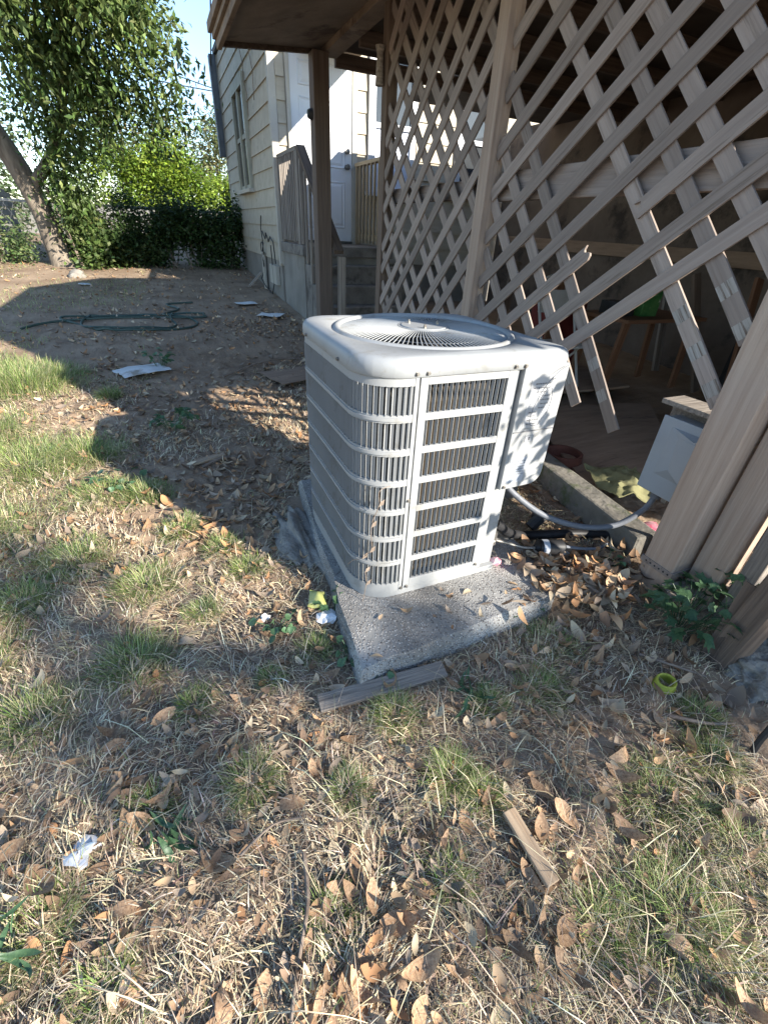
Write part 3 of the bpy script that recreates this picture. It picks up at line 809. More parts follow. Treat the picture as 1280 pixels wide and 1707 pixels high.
q.add([(BXF - .0005, ya, za), (BXF - .0005, yb, za), (BXF - .0005, yb, zb), (BXF - .0005, ya, zb), (BXF - .06, ya + .012, za + .018), (BXF - .014, yb - .06, za + .05), (BXF - .014, yb - .05, zb - .03), (BXF - .06, ya + .012, zb - .015)],
      [(0, 1, 5, 4), (1, 2, 6, 5), (2, 3, 7, 6), (3, 0, 4, 7), (4, 5, 6, 7)])
q.build('embossed_panel', 'box_grey', lid, bevel=.004)
part('hasp', 'bolt_metal', ds, (BXF + .004, BXF + .02, .975, 1.0, BZ0 - .018, BZ0 - .001), bevel=.002)
tag(part('backing_board', 'grey_wood', None, (BXF + .087, BXF + .125, BY0 - .02, BY1 + .035, BZ0 - .04, BZ1 + .04)), 'weathered wooden board behind the grey switch box', 'board')
tag(part('box_shelf', 'grey_wood', None, (BXF - .01, BXF + .12, BY0 - .03, BY1 + .03, BZ1 + .042, BZ1 + .062)), 'short weathered plank roofing the grey switch box', 'plank')
q = MB()
q.tube(smoothpath([(1.82, 1.045, BZ0 + .004), (1.815, 1.045, BZ0 - .03), (1.78, 1.05, .24), (1.68, 1.08, .165), (1.54, 1.13, .155), (1.38, 1.2, .20), (1.27, 1.27, .27), (1.18, 1.32, .36), (1.12, 1.34, .46), (1.11, 1.34, .49)]), .0135, 12)
cd = q.build('flexible_conduit', 'conduit_grey', None, smooth=True)
tag(cd, 'grey flexible conduit looping from the switch box to the air conditioner', 'conduit')
q = MB(); q.tube([(1.82, 1.045, BZ0 - .002), (1.819, 1.045, BZ0 - .03)], .021, 10); q.build('coupling', 'conduit_grey', cd, smooth=True)
q = MB(); q.tube([(1.83, .945, BZ0 - .002), (1.83, .945, .16), (1.84, .945, .04), (1.85, .95, -.05)], .015, 10)
tag(q.build('rigid_conduit', 'conduit_grey', None, smooth=True), 'short grey conduit under the switch box behind the post', 'conduit')

# ================================================================== AIR CONDITIONER
AX0, AX1, AY0, AY1 = .44, 1.14, 1.10, 1.80
Z0, ZT = .10, .962
pad = MB()
pp = [(.335, .815), (1.16, .875), (1.27, .96), (1.31, 2.08), (.475, 2.13)]
pp2 = []
for i in range(len(pp)):
    a, b_ = Vector(pp[i]), Vector(pp[(i + 1) % len(pp)])
    for k in range(8):
        p = a.lerp(b_, k / 8); r = (random.random() - .5) * .02 if k else 0
        pp2.append((p.x + r, p.y + r))
n = len(pp2)
cx, cy = .8, 1.45
def sc(f): return [(cx + (x - cx) * f, cy + (y - cy) * f) for x, y in pp2]
lo = sc(1.02); mi = pp2; tp = sc(.968)
pad.add([(x, y, -.05) for x, y in lo] + [(x, y, .052 + .006 * random.random()) for x, y in mi] + [(x, y, .076) for x, y in tp],
        [(i, (i + 1) % n, n + (i + 1) % n, n + i) for i in range(n)] + [(n + i, n + (i + 1) % n, 2 * n + (i + 1) % n, 2 * n + i) for i in range(n)] + [tuple(2 * n + i for i in range(n))])
tag(pad.build('concrete_pad', 'pad_concrete', None, smooth=True), 'pebbly concrete pad under the air conditioner', 'pad')

ac = empty('air_conditioner', (.79, 1.45, .076), 'grey white outdoor air conditioner with louvered sides standing on the pad', 'air conditioner')
RC = .135
def path_pt(s):
    """outline from the front seam leftwards round the corner and back along the left side; returns pos, tangent, outward"""
    xs = .608
    l1 = xs - (AX0 + RC); l2 = RC * math.pi / 2; l3 = (AY1 - .10) - (AY0 + RC); l4 = .10 * math.pi / 2; l5 = AX1 - .1 - (AX0 + .1)
    if s < l1: return Vector((xs - s, AY0, 0)), Vector((-1, 0, 0)), Vector((0, -1, 0))
    s -= l1
    if s < l2:
        a = s / RC
        return Vector((AX0 + RC - RC * math.sin(a), AY0 + RC - RC * math.cos(a), 0)), Vector((-math.cos(a), math.sin(a), 0)), Vector((-math.sin(a), -math.cos(a), 0))
    s -= l2
    if s < l3: return Vector((AX0, AY0 + RC + s, 0)), Vector((0, 1, 0)), Vector((-1, 0, 0))
    s -= l3
    if s < l4:
        a = s / .1
        return Vector((AX0 + .1 - .1 * math.cos(a), AY1 - .1 + .1 * math.sin(a), 0)), Vector((math.sin(a), math.cos(a), 0)), Vector((-math.cos(a), math.sin(a), 0))
    s -= l4
    return Vector((AX0 + .1 + s, AY1, 0)), Vector((1, 0, 0)), Vector((0, 1, 0))
SL = .033 + RC * math.pi / 2 + (AY1 - .10 - AY0 - RC) + .1 * math.pi / 2 + (AX1 - AX0 - .2)
SEND = SL
S_left_end = .033 + RC * math.pi / 2 + (AY1 - .10 - AY0 - RC) + .1 * math.pi / 4
rows = []
zr0, zr1 = .135, .893
pitch = (zr1 - zr0) / 7
for k in range(7):
    rows.append((zr0 + k * pitch + .012, zr0 + (k + 1) * pitch - .012))
def band(q, s0, s1, z0, z1, out, th, step=.012):
    n = max(1, int((s1 - s0) / step)); b0 = len(q.v)
    for i in range(n + 1):
        p, t, o = path_pt(s0 + (s1 - s0) * i / n)
        for oo, zz in ((out, z0), (out, z1), (out - th, z1), (out - th, z0)):
            q.v.append((p.x + o.x * oo, p.y + o.y * oo, zz))
    for i in range(n):
        for k in range(4):
            a = b0 + i * 4 + k; c_ = b0 + i * 4 + (k + 1) % 4
            q.f.append((a, c_, c_ + 4, a + 4))
    q.f.append((b0, b0 + 3, b0 + 2, b0 + 1)); e = b0 + n * 4
    q.f.append((e, e + 1, e + 2, e + 3))
q = MB()
edges = [Z0 + .004] + [v for r in rows for v in r] + [.918]
for i in range(0, len(edges), 2):
    band(q, 0, SEND, edges[i], edges[i + 1], .0, .012)
# rolled lip on each band
for i in range(2, len(edges) - 2, 2):
    zc = (edges[i] + edges[i + 1]) / 2
    band(q, .02, SEND - .02, zc - .005, zc + .005, .004, .003)
band(q, 0, .012, Z0 + .005, .917, .0015, .012, .01)
sw = .6135 - .6
wrap = q.build('louver_panel', 'ac_paint', ac, smooth=True)
band_q = MB(); band(band_q, S_left_end - .02, S_left_end + .02, Z0 + .006, .916, .002, .013)
band_q.build('corner_stile', 'ac_paint', ac, smooth=True)
# slats of the wrap panel
def slat_mesh(h, w_, th, curl=.004):
    """vertical fin, local x across, y outwards, z up; pressed louver shape"""
    q = MB()
    prof = [(-w_ / 2, -curl), (-w_ * .2, curl * .6), (w_ * .2, curl * .6), (w_ / 2, -curl)]
    for zz in (0, h):
        for (x, y) in prof: q.v.append((x, y, zz))
        for (x, y) in reversed(prof): q.v.append((x, y - th, zz))
    for k in range(8): q.f.append((k, (k + 1) % 8, 8 + (k + 1) % 8, 8 + k))
    q.f.append(tuple(reversed(range(8)))); q.f.append(tuple(range(8, 16)))
    me = bpy.data.meshes.new('slat'); me.from_pydata(q.v, [], q.f)
    me.polygons.foreach_set('use_smooth', [True] * len(me.polygons)); me.set_sharp_from_angle(angle=R_(40)); me.update()
    me.materials.append(MATS['ac_paint'])
    return me
hrow = rows[0][1] - rows[0][0] + .004
sm_wrap = slat_mesh(hrow, .0130, .0012, .0052)
sm_front = slat_mesh(hrow, .0105, .0014, .0016)
ps = .0178
ns = int((S_left_end - .04 - .016) / ps)
stuff = MB()
for (ra, rb) in rows:
    for k in range(ns):
        s = .024 + ps * k
        p, t, o = path_pt(s)
        ang = math.atan2(t.y, t.x)
        Mw = Matrix.Translation((p.x - o.x * .006, p.y - o.y * .006, ra - .002)) @ Matrix.Rotation(ang + math.pi + R_(30), 4, 'Z')
        if k < 17:
            ob = bpy.data.objects.new('slat', sm_wrap); link(ob, None, wrap, Mw)
        else:
            stuff.add([Mw @ v.co for v in sm_wrap.vertices], [tuple(pl.vertices) for pl in sm_wrap.polygons])
ob = stuff.build('louver_slats', 'ac_paint', wrap, smooth=True); ob['kind'] = 'stuff'
# front louver panel
FX0, FX1 = .614, .952
SX0, SX1 = .640, .922
q = MB()
FYp = AY0 + .001
for i in range(0, len(edges), 2):
    q.box(SX0, SX1, FYp, FYp + .012, edges[i] + .0005, edges[i + 1] - .0005)
q.box(FX0, SX0 - .0003, FYp - .0004, FYp + .012, Z0 + .004, .918)
q.box(SX1 + .0003, FX1, FYp - .0004, FYp + .012, Z0 + .004, .918)
fp = q.build('front_panel', 'ac_paint', ac, bevel=.0015)
nf = 15
for (ra, rb) in rows:
    for k in range(nf):
        x = SX0 + (SX1 - SX0) * (k + .5) / nf
        Mw = Matrix.Translation((x, FYp + .008, ra - .002)) @ Matrix.Rotation(R_(-68), 4, 'Z')
        link(bpy.data.objects.new('slat', sm_front), None, fp, Mw)
# coil behind louvers
q = MB(); cs = []
q.box(AX0 + .036, 1.05, AY0 + .040, AY1 - .03, Z0 + .01, .905)
q.build('coil', 'coil', ac, bevel=.09)
# side and corner posts
part('corner_post', 'ac_paint', ac, (.9535, .968, AY0 + .006, AY0 + .05, Z0 + .003, .918), (.968, 1.03, AY0 + .022, AY0 + .06, Z0 + .003, .918))
part('side_panel', 'ac_paint', ac, (1.03, AX1 - .004, AY0 + .20, AY1 - .11, Z0 + .003, .916), bevel=.01)
part('side_panel', 'ac_paint', ac, (1.02, 1.03, AY0 + .05, AY0 + .2, Z0 + .003, .47), bevel=0)
q = MB(); pb = []
def rrect(x0, x1, y0, y1, rs, n=8):
    """rounded rectangle, rs = radii at (x0y0, x1y0, x1y1, x0y1)"""
    out = []
    for (cx_, cy_, r, a0) in ((x0 + rs[0], y0 + rs[0], rs[0], 180), (x1 - rs[1], y0 + rs[1], rs[1], 270), (x1 - rs[2], y1 - rs[2], rs[2], 0), (x0 + rs[3], y1 - rs[3], rs[3], 90)):
        for k in range(n + 1):
            a = R_(a0 + 90 * k / n)
            out.append((cx_ + r * math.cos(a), cy_ + r * math.sin(a)))
    return out
def prism(pts, z0, z1, name, m, parent, bevel=0):
    q = MB(); n = len(pts)
    q.add([(x, y, z0) for x, y in pts] + [(x, y, z1) for x, y in pts], [tuple(reversed(range(n))), tuple(range(n, 2 * n))] + [(i, (i + 1) % n, (i + 1) % n + n, i + n) for i in range(n)])
    return q.build(name, m, parent, smooth=True, bevel=bevel)
prism(rrect(AX0 + .004, 1.045, AY0 + .004, AY1 - .004, (.13, .02, .1, .1)), .077, Z0 + .003, 'base_pan', 'ac_paint', ac)
# control box: front cover with folded edge and rounded lower outer corner
CX0, CX1, CZ0, CZ1 = .972, 1.150, .475, .918
cf = [(CX0, CZ0), (CX1 - .05, CZ0 + .004)] + [(CX1 - .05 + .05 * math.sin(R_(a)), CZ0 + .054 - .05 * math.cos(R_(a))) for a in range(10, 90, 10)] + [(CX1, CZ0 + .06), (CX1, CZ1), (CX0, CZ1)]
q = MB(); n = len(cf)
q.add([(x, AY0 - .012, z_) for x, z_ in cf] + [(x, AY0 + .19, z_) for x, z_ in cf], [tuple(range(n)), tuple(reversed(range(n, 2 * n)))] + [(i, i + n, (i + 1) % n + n, (i + 1) % n) for i in range(n)])
cbx = q.build('control_box', 'ac_paint', ac, bevel=.004)
q = MB(); q.box(CX0 + .004, CX1 - .004, AY0 - .0145, AY0 - .0122, .695, .699); q.build('seam', 'faint_ink', cbx)
def flat(name, x0, x1, z0, z1, m, d=.0008):
    q = MB(); y = AY0 - .012 - d
    q.box(x0, x1, y, AY0 - .0121, z0, z1)
    return q.build(name, m, cbx)
flat('warning_label', 1.008, 1.108, .71, .885, 'sticker')
flat('small_label', 1.030, 1.068, .655, .682, 'sticker')
flat('rating_plate', .992, 1.062, .50, .598, 'silver_label')
q = MB()
for i, (a, b_) in enumerate(((.85, 1.0), (.15, .8), (.1, .9), (.3, .7), (.55, .95), (.5, .9), (.55, .92), (.5, .8), (.1, .45), (.12, .4), (.1, .6), (.1, .52))):
    z_ = .872 - i * .0135
    x = 1.012 + .09 * a
    while x < 1.012 + .09 * b_:
        l = random.uniform(.004, .011)
        q.box(x, min(x + l, 1.104), AY0 - .0136, AY0 - .0130, z_ - .0022, z_ + .0022); x += l + .0025
for i in range(6):
    x = .997
    while x < 1.055:
        l = random.uniform(.005, .014)
        q.box(x, min(x + l, 1.058), AY0 - .0136, AY0 - .0130, .585 - i * .0105 - .0015, .585 - i * .0105 + .0015); x += l + .003
for (x0, x1, z0_, z1_) in ((1.032, 1.066, .679, .6805), (1.032, 1.066, .6565, .658), (1.032, 1.0335, .658, .679), (1.0645, 1.066, .658, .679), (1.046, 1.052, .662, .675)):
    q.box(x0, x1, AY0 - .0136, AY0 - .0130, z0_, z1_)
q.build('label_print', 'faint_ink', cbx)['kind'] = 'stuff'
q = MB()
q.add([(1.083, AY0 - .0136, .868), (1.095, AY0 - .0136, .868), (1.089, AY0 - .0136, .880)], [(0, 1, 2)])
q.build('warning_triangle', 'ink', cbx)
# hanging thin wire in front of the control box
q = MB()
loop = [(1.135, AY0 - .022, .915), (1.09, AY0 - .026, .893), (1.05, AY0 - .026, .845), (1.025, AY0 - .027, .79), (1.02, AY0 - .026, .745), (1.033, AY0 - .024, .722), (1.06, AY0 - .026, .725), (1.083, AY0 - .027, .76), (1.092, AY0 - .026, .81), (1.085, AY0 - .025, .845), (1.068, AY0 - .024, .845), (1.056, AY0 - .02, .82), (1.052, AY0 - .018, .80)]
q.tube(smoothpath(loop), .0011, 6)
tag(q.build('loose_wire', 'conduit_grey', None, smooth=True), 'thin loose wire looping in front of the control box labels', 'wire')
# top cover
RCX, RCY = .80, 1.455
outl = rrect(AX0 - .006, AX1 + .018, AY0 - .008, AY1 + .006, (.14, .035, .12, .105), 10)
NR = 96
def rayhit(a, pts):
    d = (math.cos(a), math.sin(a)); best = None
    for i in range(len(pts)):
        p, r = pts[i], pts[(i + 1) % len(pts)]
        ex, ey = r[0] - p[0], r[1] - p[1]
        den = d[0] * ey - d[1] * ex
        if abs(den) < 1e-9: continue
        t = ((p[0] - RCX) * ey - (p[1] - RCY) * ex) / den
        u = ((p[0] - RCX) * d[1] - (p[1] - RCY) * d[0]) / den
        if t > 0 and -1e-6 <= u <= 1 + 1e-6 and (best is None or t < best): best = t
    return best or .3
angs = sorted(set([2 * math.pi * k / NR for k in range(NR)] + [math.atan2(y - RCY, x - RCX) % (2 * math.pi) for x, y in outl]))
NR = len(angs)
hit = [rayhit(a, outl) for a in angs]
prof = []
for (dr, z_) in ((-.004, .906), (0, .910), (0, .936), (-.003, .947), (-.010, .956), (-.022, .961), (-.034, .962)):
    prof.append([(RCX + (h + dr) * math.cos(a), RCY + (h + dr) * math.sin(a), z_) for a, h in zip(angs, hit)])
for (r, z_) in ((.324, .965), (.321, .961), (.316, .961), (.312, .968), (.303, .970), (.296, .966), (.292, .955), (.290, .90)):
    prof.append([(RCX + min(r, hit[i] - .036 - (.324 - r) * .5) * math.cos(a), RCY + min(r, hit[i] - .036 - (.324 - r) * .5) * math.sin(a), z_) for i, a in enumerate(angs)])
q = MB()
for ring_ in prof: q.v += ring_
for i in range(len(prof) - 1):
    for k in range(NR):
        q.f.append((i * NR + k, i * NR + (k + 1) % NR, (i + 1) * NR + (k + 1) % NR, (i + 1) * NR + k))
cover = q.build('top_cover', 'ac_cover', ac, smooth='all')
# fan guard
q = MB()
HR = .092
for k in range(108):
    a = 2 * math.pi * k / 108
    tw = a + .10
    q.tube([(RCX + HR * math.cos(a), RCY + HR * math.sin(a), .972), (RCX + .2 * math.cos(a + .05), RCY + .2 * math.sin(a + .05), .969), (RCX + .293 * math.cos(tw), RCY + .293 * math.sin(tw), .958)], .0021, 4, cap=False)
for r, z_ in ((.155, .9705), (.225, .966)):
    q.tube([(RCX + r * math.cos(t), RCY + r * math.sin(t), z_ - .004) for t in np.linspace(0, 2 * math.pi, 61)], .0016, 4, cap=False)
q.build('fan_guard', 'ac_cover', ac, smooth='all')
q = MB(); q.cyl((RCX, RCY), HR, .966, .974, 40, HR - .002); q.cyl((RCX, RCY), HR - .012, .9741, .977, 40, HR - .014)
q.build('hub_plate', 'ac_cover', ac, smooth=True)
for k in range(3):
    a = 2 * math.pi * k / 3 + 2.2
    q = MB(); q.cyl((RCX + .058 * math.cos(a), RCY + .058 * math.sin(a)), .006, .977, .983, 6); q.cyl((RCX + .058 * math.cos(a), RCY + .058 * math.sin(a)), .0035, .9831, .989, 10)
    q.build('hub_bolt', 'bolt_metal', ac)
q = MB()
for k in range(3):
    a0 = 2 * math.pi * k / 3
    for j in range(6):
        u0, u1 = a0 + j * .22, a0 + (j + 1) * .22
        za, zb_ = .86 + j * .008, .86 + (j + 1) * .008
        q.add([(RCX + .06 * math.cos(u0), RCY + .06 * math.sin(u0), za), (RCX + .27 * math.cos(u0), RCY + .27 * math.sin(u0), za), (RCX + .27 * math.cos(u1), RCY + .27 * math.sin(u1), zb_), (RCX + .06 * math.cos(u1), RCY + .06 * math.sin(u1), zb_)], [(0, 1, 2, 3)])
q.build('fan_blades', 'dark_metal', ac)
q = MB(); q.cyl((RCX, RCY), .075, .82, .96, 24); q.build('fan_motor', 'black_plastic', ac)
# cover screws
def screw(x, y, z_, nrm):
    q = MB(); q.cyl((0, 0), .0065, 0, .002, 10); q.cyl((0, 0), .0048, .002, .007, 6)
    q.build('screw', 'bolt_metal', ac, world=Matrix.Translation((x, y, z_)) @ Vector(nrm).to_track_quat('Z', 'Y').to_matrix().to_4x4())
for x in (.595, .630, .935, .972): screw(x, AY0 - .0085, .918, (0, -1, 0))
for y in (1.30, 1.66): screw(AX0 - .0065, y, .918, (-1, 0, 0))
screw(.605, AY0 - .001, .50, (0, -1, 0)); screw(.605, AY0 - .001, .115, (0, -1, 0)); screw(.628, AY0 - .001, .115, (0, -1, 0)); screw(.936, AY0 - .001, .135, (0, -1, 0)); screw(.985, AY0 - .0125, .488, (0, -1, 0))
# dry tendrils caught on the louvers
for k, (pts_, lb) in enumerate((
        ([(.492, 1.118, .30), (.478, 1.105, .42), (.50, 1.10, .50), (.495, 1.09, .56), (.53, 1.088, .575)], 'dry brown tendril caught on the upper corner louvers of the unit'),
        ([(.43, 1.20, .20), (.44, 1.17, .24), (.462, 1.135, .27), (.48, 1.112, .31)], 'thin dry tendril across the middle corner louvers of the unit'),
        ([(.462, 1.12, .08), (.47, 1.115, .16), (.466, 1.118, .22)], 'short dry stem against the lower corner of the unit'))):
    q = MB(); q.tube(smoothpath(pts_), .0013, 5)
    td = tag(q.build('dry_tendril', 'stick', None), lb, 'tendril')
    for j in (1, 2):
        p_ = pts_[min(j + k % 2, len(pts_) - 1)]
        q = MB(); q.add([(p_[0] - .003, p_[1] - .006, p_[2]), (p_[0] + .012, p_[1] - .01, p_[2] + .008), (p_[0] + .016, p_[1] - .008, p_[2] + .026), (p_[0] + .002, p_[1] - .007, p_[2] + .018)], [(0, 1, 2, 3)])
        q.build('leaf', 'stick', td)
# valves, bracket
br = MB(); br.tube([(1.03, AY0 + .03, .098), (1.085, AY0 + .05, .098), (1.092, AY0 + .07, .098), (1.092, AY0 + .16, .12)], .004, 6)
br.build('valve_bracket', 'bolt_metal', ac)
for (zz, yy) in ((.165, AY0 + .075), (.235, AY0 + .10)):
    q = MB(); q.tube([(1.03, yy, zz), (1.075, yy, zz)], .012, 8); q.tube([(1.075, yy, zz - .02), (1.075, yy, zz + .03)], .010, 8); q.cyl((1.075, yy), .0105, zz + .031, zz + .045, 6)
    q.build('service_valve', 'bolt_metal', ac, smooth=True)

# refrigerant lines and filter drier
q = MB(); q.tube(smoothpath([(1.085, 1.175, .165), (1.15, 1.16, .14), (1.22, 1.14, .115), (1.28, 1.13, .105)]), .0065, 8)
tag(q.build('copper_line', 'bolt_metal', None, smooth=True), 'thin metal pipe from the unit to the black filter cylinder', 'pipe')
fd = MB()
fd.tube([(1.275, 1.132, .105), (1.29, 1.13, .105), (1.292, 1.13, .105), (1.40, 1.10, .10), (1.402, 1.10, .10), (1.42, 1.095, .10)], [.012, .026, .034, .034, .026, .010], 16)
fdo = fd.build('filter_drier', 'black_plastic', None, smooth=True)
tag(fdo, 'black filter cylinder lying among leaves right of the pad', 'filter')
q = MB(); q.tube([(1.305, 1.1265, .105), (1.332, 1.119, .1035)], .0346, 16, cap=False); q.build('filter_label', 'silver_label', fdo, smooth=True)
q = MB(); q.tube(smoothpath([(1.42, 1.095, .10), (1.50, 1.07, .085), (1.6, 1.06, .07), (1.72, 1.1, .05)]), .007, 8)
tag(q.build('drier_outlet_pipe', 'conduit_grey', None, smooth=True), 'thin pipe running from the filter cylinder to the corner post', 'pipe')
q = MB(); q.tube(smoothpath([(1.085, 1.2, .235), (1.13, 1.21, .2), (1.22, 1.25, .12), (1.35, 1.27, .06), (1.5, 1.24, .05), (1.65, 1.2, .045), (1.76, 1.15, .04)]), .022, 10)
tag(q.build('insulated_line', 'black_plastic', None, smooth=True), 'black foam insulated pipe on the ground behind the filter', 'pipe')
q = MB(); q.tube(smoothpath([(1.45, 1.35, .03), (1.52, 1.36, .08), (1.55, 1.42, .03)]), .03, 8)
tag(q.build('black_fitting', 'black_plastic', None, smooth=True), 'black pipe elbow in the dirt behind the filter', 'fitting')

# ================================================================== YARD BITS
def on(x, y, dz=0): return (x, y, gz(x, y) + dz)
tag(board('wood_lath', on(.195, .80, .022), on(.62, .775, .028), .055, .014, (0, -.15, 1), 'grey_wood'), 'flat weathered board lying in front of the pad', 'board')
tag(board('wood_stake', on(.548, .335, .034), on(.553, .175, .034), .036, .012, (.1, 0, 1), 'tan_board'), 'short tan wooden stake on the dry grass near the bottom', 'stake')
def lump(name, c, r, m, label, cat, seed=1, sub=3, flat=1.0, amp=.3):
    bm = bmesh.new(); bmesh.ops.create_icosphere(bm, subdivisions=sub, radius=1)
    rnd = np.random.default_rng(seed); k = rnd.normal(0, 1.3, (10, 3)); ph = rnd.uniform(0, 6.28, 10)
    for v in bm.verts:
        d = sum(math.sin(v.co.dot(Vector(k[i])) * (1.2 + .9 * i) + ph[i]) / (1 + .45 * i) for i in range(10))
        v.co *= 1 + amp * d * .3
        v.co = Vector((v.co.x * r[0], v.co.y * r[1], v.co.z * r[2]))
    me = bpy.data.meshes.new(name); bm.to_mesh(me); bm.free()
    me.polygons.foreach_set('use_smooth', [sub > 2] * len(me.polygons))
    o = bpy.data.objects.new(name, me); link(o, m, None, Matrix.Translation(c))
    return tag(o, label, cat)
lump('concrete_spill', (.37, 1.72, -.005), (.10, .26, .05), 'rubble_concrete', 'rough pale concrete lump beside the left edge of the pad', 'concrete', 3, 5, amp=.8)
lump('concrete_chunk', (1.66, .36, .0), (.15, .10, .07), 'rubble_concrete', 'grey concrete chunk at the right edge below the ivy', 'concrete', 5, 5, amp=.7)
lump('field_stone', on(-1.33, 9.6), (.13, .12, .11), 'rubble_concrete', 'rounded stone in front of the leaning tree', 'stone', 8)
# lime rubber ring
q = MB(); n = 22
prof_ = ((.026, .002), (.033, .004), (.037, .014), (.033, .026), (.029, .031), (.033, .036), (.030, .040), (.025, .038), (.025, .030), (.028, .02), (.024, .006))
for rr, zz in prof_:
    for k in range(n):
        a = 6.28318 * k / n
        q.v.append((1.28 + rr * math.cos(a) * (1.1), .452 + rr * math.sin(a) * .9, zz + gz(1.28, .452) + .004))
for i in range(len(prof_)):
    for k in range(n): q.f.append((i * n + k, i * n + (k + 1) % n, ((i + 1) % len(prof_)) * n + (k + 1) % n, ((i + 1) % len(prof_)) * n + k))
o = q.build('rubber_ring', 'lime_rubber', None, smooth=True)
tag(o, 'lime green rubber ring lying on the leaf litter', 'ring')
def crumple(name, c, r, m, label, cat, seed, flat=.35):
    return lump(name, c, (r, r * .8, r * flat), m, label, cat, seed, 2, amp=1.2)
crumple('foil_wrapper', on(-.41, .65, .012), .032, 'foil', 'crumpled silver foil wrapper in the dry grass at lower left', 'wrapper', 21)
crumple('bottle_cap', on(.112, 1.22, .015), .016, 'white_plastic', 'small white cap on the grass left of the snack bag', 'cap', 22, .6)
crumple('white_scrap', on(1.47, 1.12, .03), .022, 'white_plastic', 'small white scrap beside the black filter cylinder', 'scrap', 23, .6)
crumple('pink_scrap', (1.065, 1.12, .093), .021, 'pink_plastic', 'pink and white scrap at the right foot of the air conditioner', 'scrap', 24, .8)
crumple('plastic_scrap', on(.325, 1.14, .02), .03, 'white_plastic', 'white plastic scrap among weeds at the left edge of the pad', 'scrap', 25)
crumple('red_lid', on(-2.62, 10.0, .02), .14, 'red_plastic', 'red plastic lid on the far grass at the left edge', 'lid', 26, .15)
rough_sheet([(.27, 1.20), (.34, 1.165), (.352, 1.25), (.30, 1.275)], .02, .002, .03, 'snack_bag', 'bag_print', 'yellow green snack bag lying by the left edge of the pad', 'bag', 16, .035)
def paper(name, cx_, cy_, sx, sy, rot, label, m='paper'):
    c_, s__ = math.cos(rot), math.sin(rot)
    pts = [(cx_ + x * c_ - y * s__, cy_ + x * s__ + y * c_) for x, y in ((-sx, -sy), (sx, -sy), (sx, sy), (-sx, sy))]
    rough_sheet(pts, gz(cx_, cy_) + .012, .003, .012, name, m, label, 'paper', 6, .02)
paper('paper_sheet', -.33, 4.45, .20, .14, .4, 'grey white flattened paper lying on the shaded dirt mid yard')
paper('paper_sheet', 1.02, 7.28, .14, .10, .2, 'small pale tile of paper near the house foundation')
paper('paper_sheet', 1.22, 6.5, .16, .12, -.5, 'pale crumpled paper among leaves beside the stoop corner')
paper('paper_sheet', -1.15, 8.8, .08, .06, .1, 'tiny white paper scrap on the sunlit strip by the tree')
paper('cardboard_scrap', .95, 4.1, .26, .22, .3, 'brown cardboard flap on the dirt behind the air conditioner', 'plywood')
# garden hose
hp = []
for k in range(70):
    t = k / 69
    a = t * 4.2 * math.pi
    r = 1 + .22 * math.sin(a * .7 + 1)
    x = -.42 + .62 * r * math.cos(a) + .12 * math.sin(2.7 * a); y = 6.35 + .36 * r * math.sin(a) + .1 * math.cos(1.9 * a)
    hp.append((x, y, gz(x, y) + .02 + .012 * math.sin(a * 3)))
hp = [(-1.5, 6.1, gz(-1.5, 6.1) + .02), (-1.25, 6.35, gz(-1.2, 6.3) + .02), (-.6, 6.5, gz(-.6, 6.5) + .02)] + hp
hp += [(.1, 7.0, gz(.1, 7.0) + .02), (-.05, 7.3, gz(0, 7.3) + .02), (.3, 7.4, gz(.3, 7.4) + .02)]
q = MB(); q.tube(smoothpath(hp, 3), .0125, 7)
tag(q.build('garden_hose', 'hose_green', None, smooth=True), 'dark green garden hose coiled loosely on the shaded dirt', 'hose')
# sticks
def stick(pts, r, label):
    P = [on(x, y, dz) for x, y, dz in pts]
    q = MB(); q.tube(smoothpath(P, 4), [r * (1 - .5 * i / (4 * (len(P) - 1))) for i in range(4 * (len(P) - 1) + 1)], 6)
    tag(q.build('stick', 'stick', None, smooth=True), label, 'stick')
stick([(.055, .45, .02), (.04, .36, .025), (.0, .28, .02), (-.03, .21, .03), (-.05, .15, .02)], .0055, 'long thin grey twig at the bottom centre of the grass')
stick([(-.08, .50, .02), (.0, .53, .03), (.07, .52, .02)], .004, 'short thin twig beside the long twig near the bottom')
stick([(1.32, .58, .02), (1.38, .50, .03), (1.45, .42, .02)], .006, 'brown twig between the ivy and the lime ring')
stick([(1.20, .37, .015), (1.28, .30, .02), (1.36, .27, .02)], .007, 'grey twig right of the lime ring')
stick([(.32, 4.2, .02), (.75, 4.5, .03), (1.1, 4.55, .02)], .012, 'pale stick lying across the shaded dirt behind the unit')
stick([(.0, 2.55, .02), (.12, 2.62, .02), (.2, 2.63, .02)], .012, 'short thick stick on the leaves left of the pad')
stick([(.3, 2.1, .015), (.4, 2.12, .02), (.45, 2.1, .02)], .008, 'small stick near the far left corner of the pad')
tag(board('bark_strip', on(-.05, 2.60, .015), on(.14, 2.66, .02), .05, .012, (0, 0, 1), 'tan_board'), 'flat strip of bark on the leaves left of the pad', 'bark')
q = MB(); q.tube([on(1.34, .195, .0), on(1.345, .2, .05), (1.40, .21, .16), (1.50, .25, .42)], .009, 7)
tag(q.build('iron_rod', 'wire', None, smooth=True), 'bent black iron rod leaning at the right edge', 'rod')
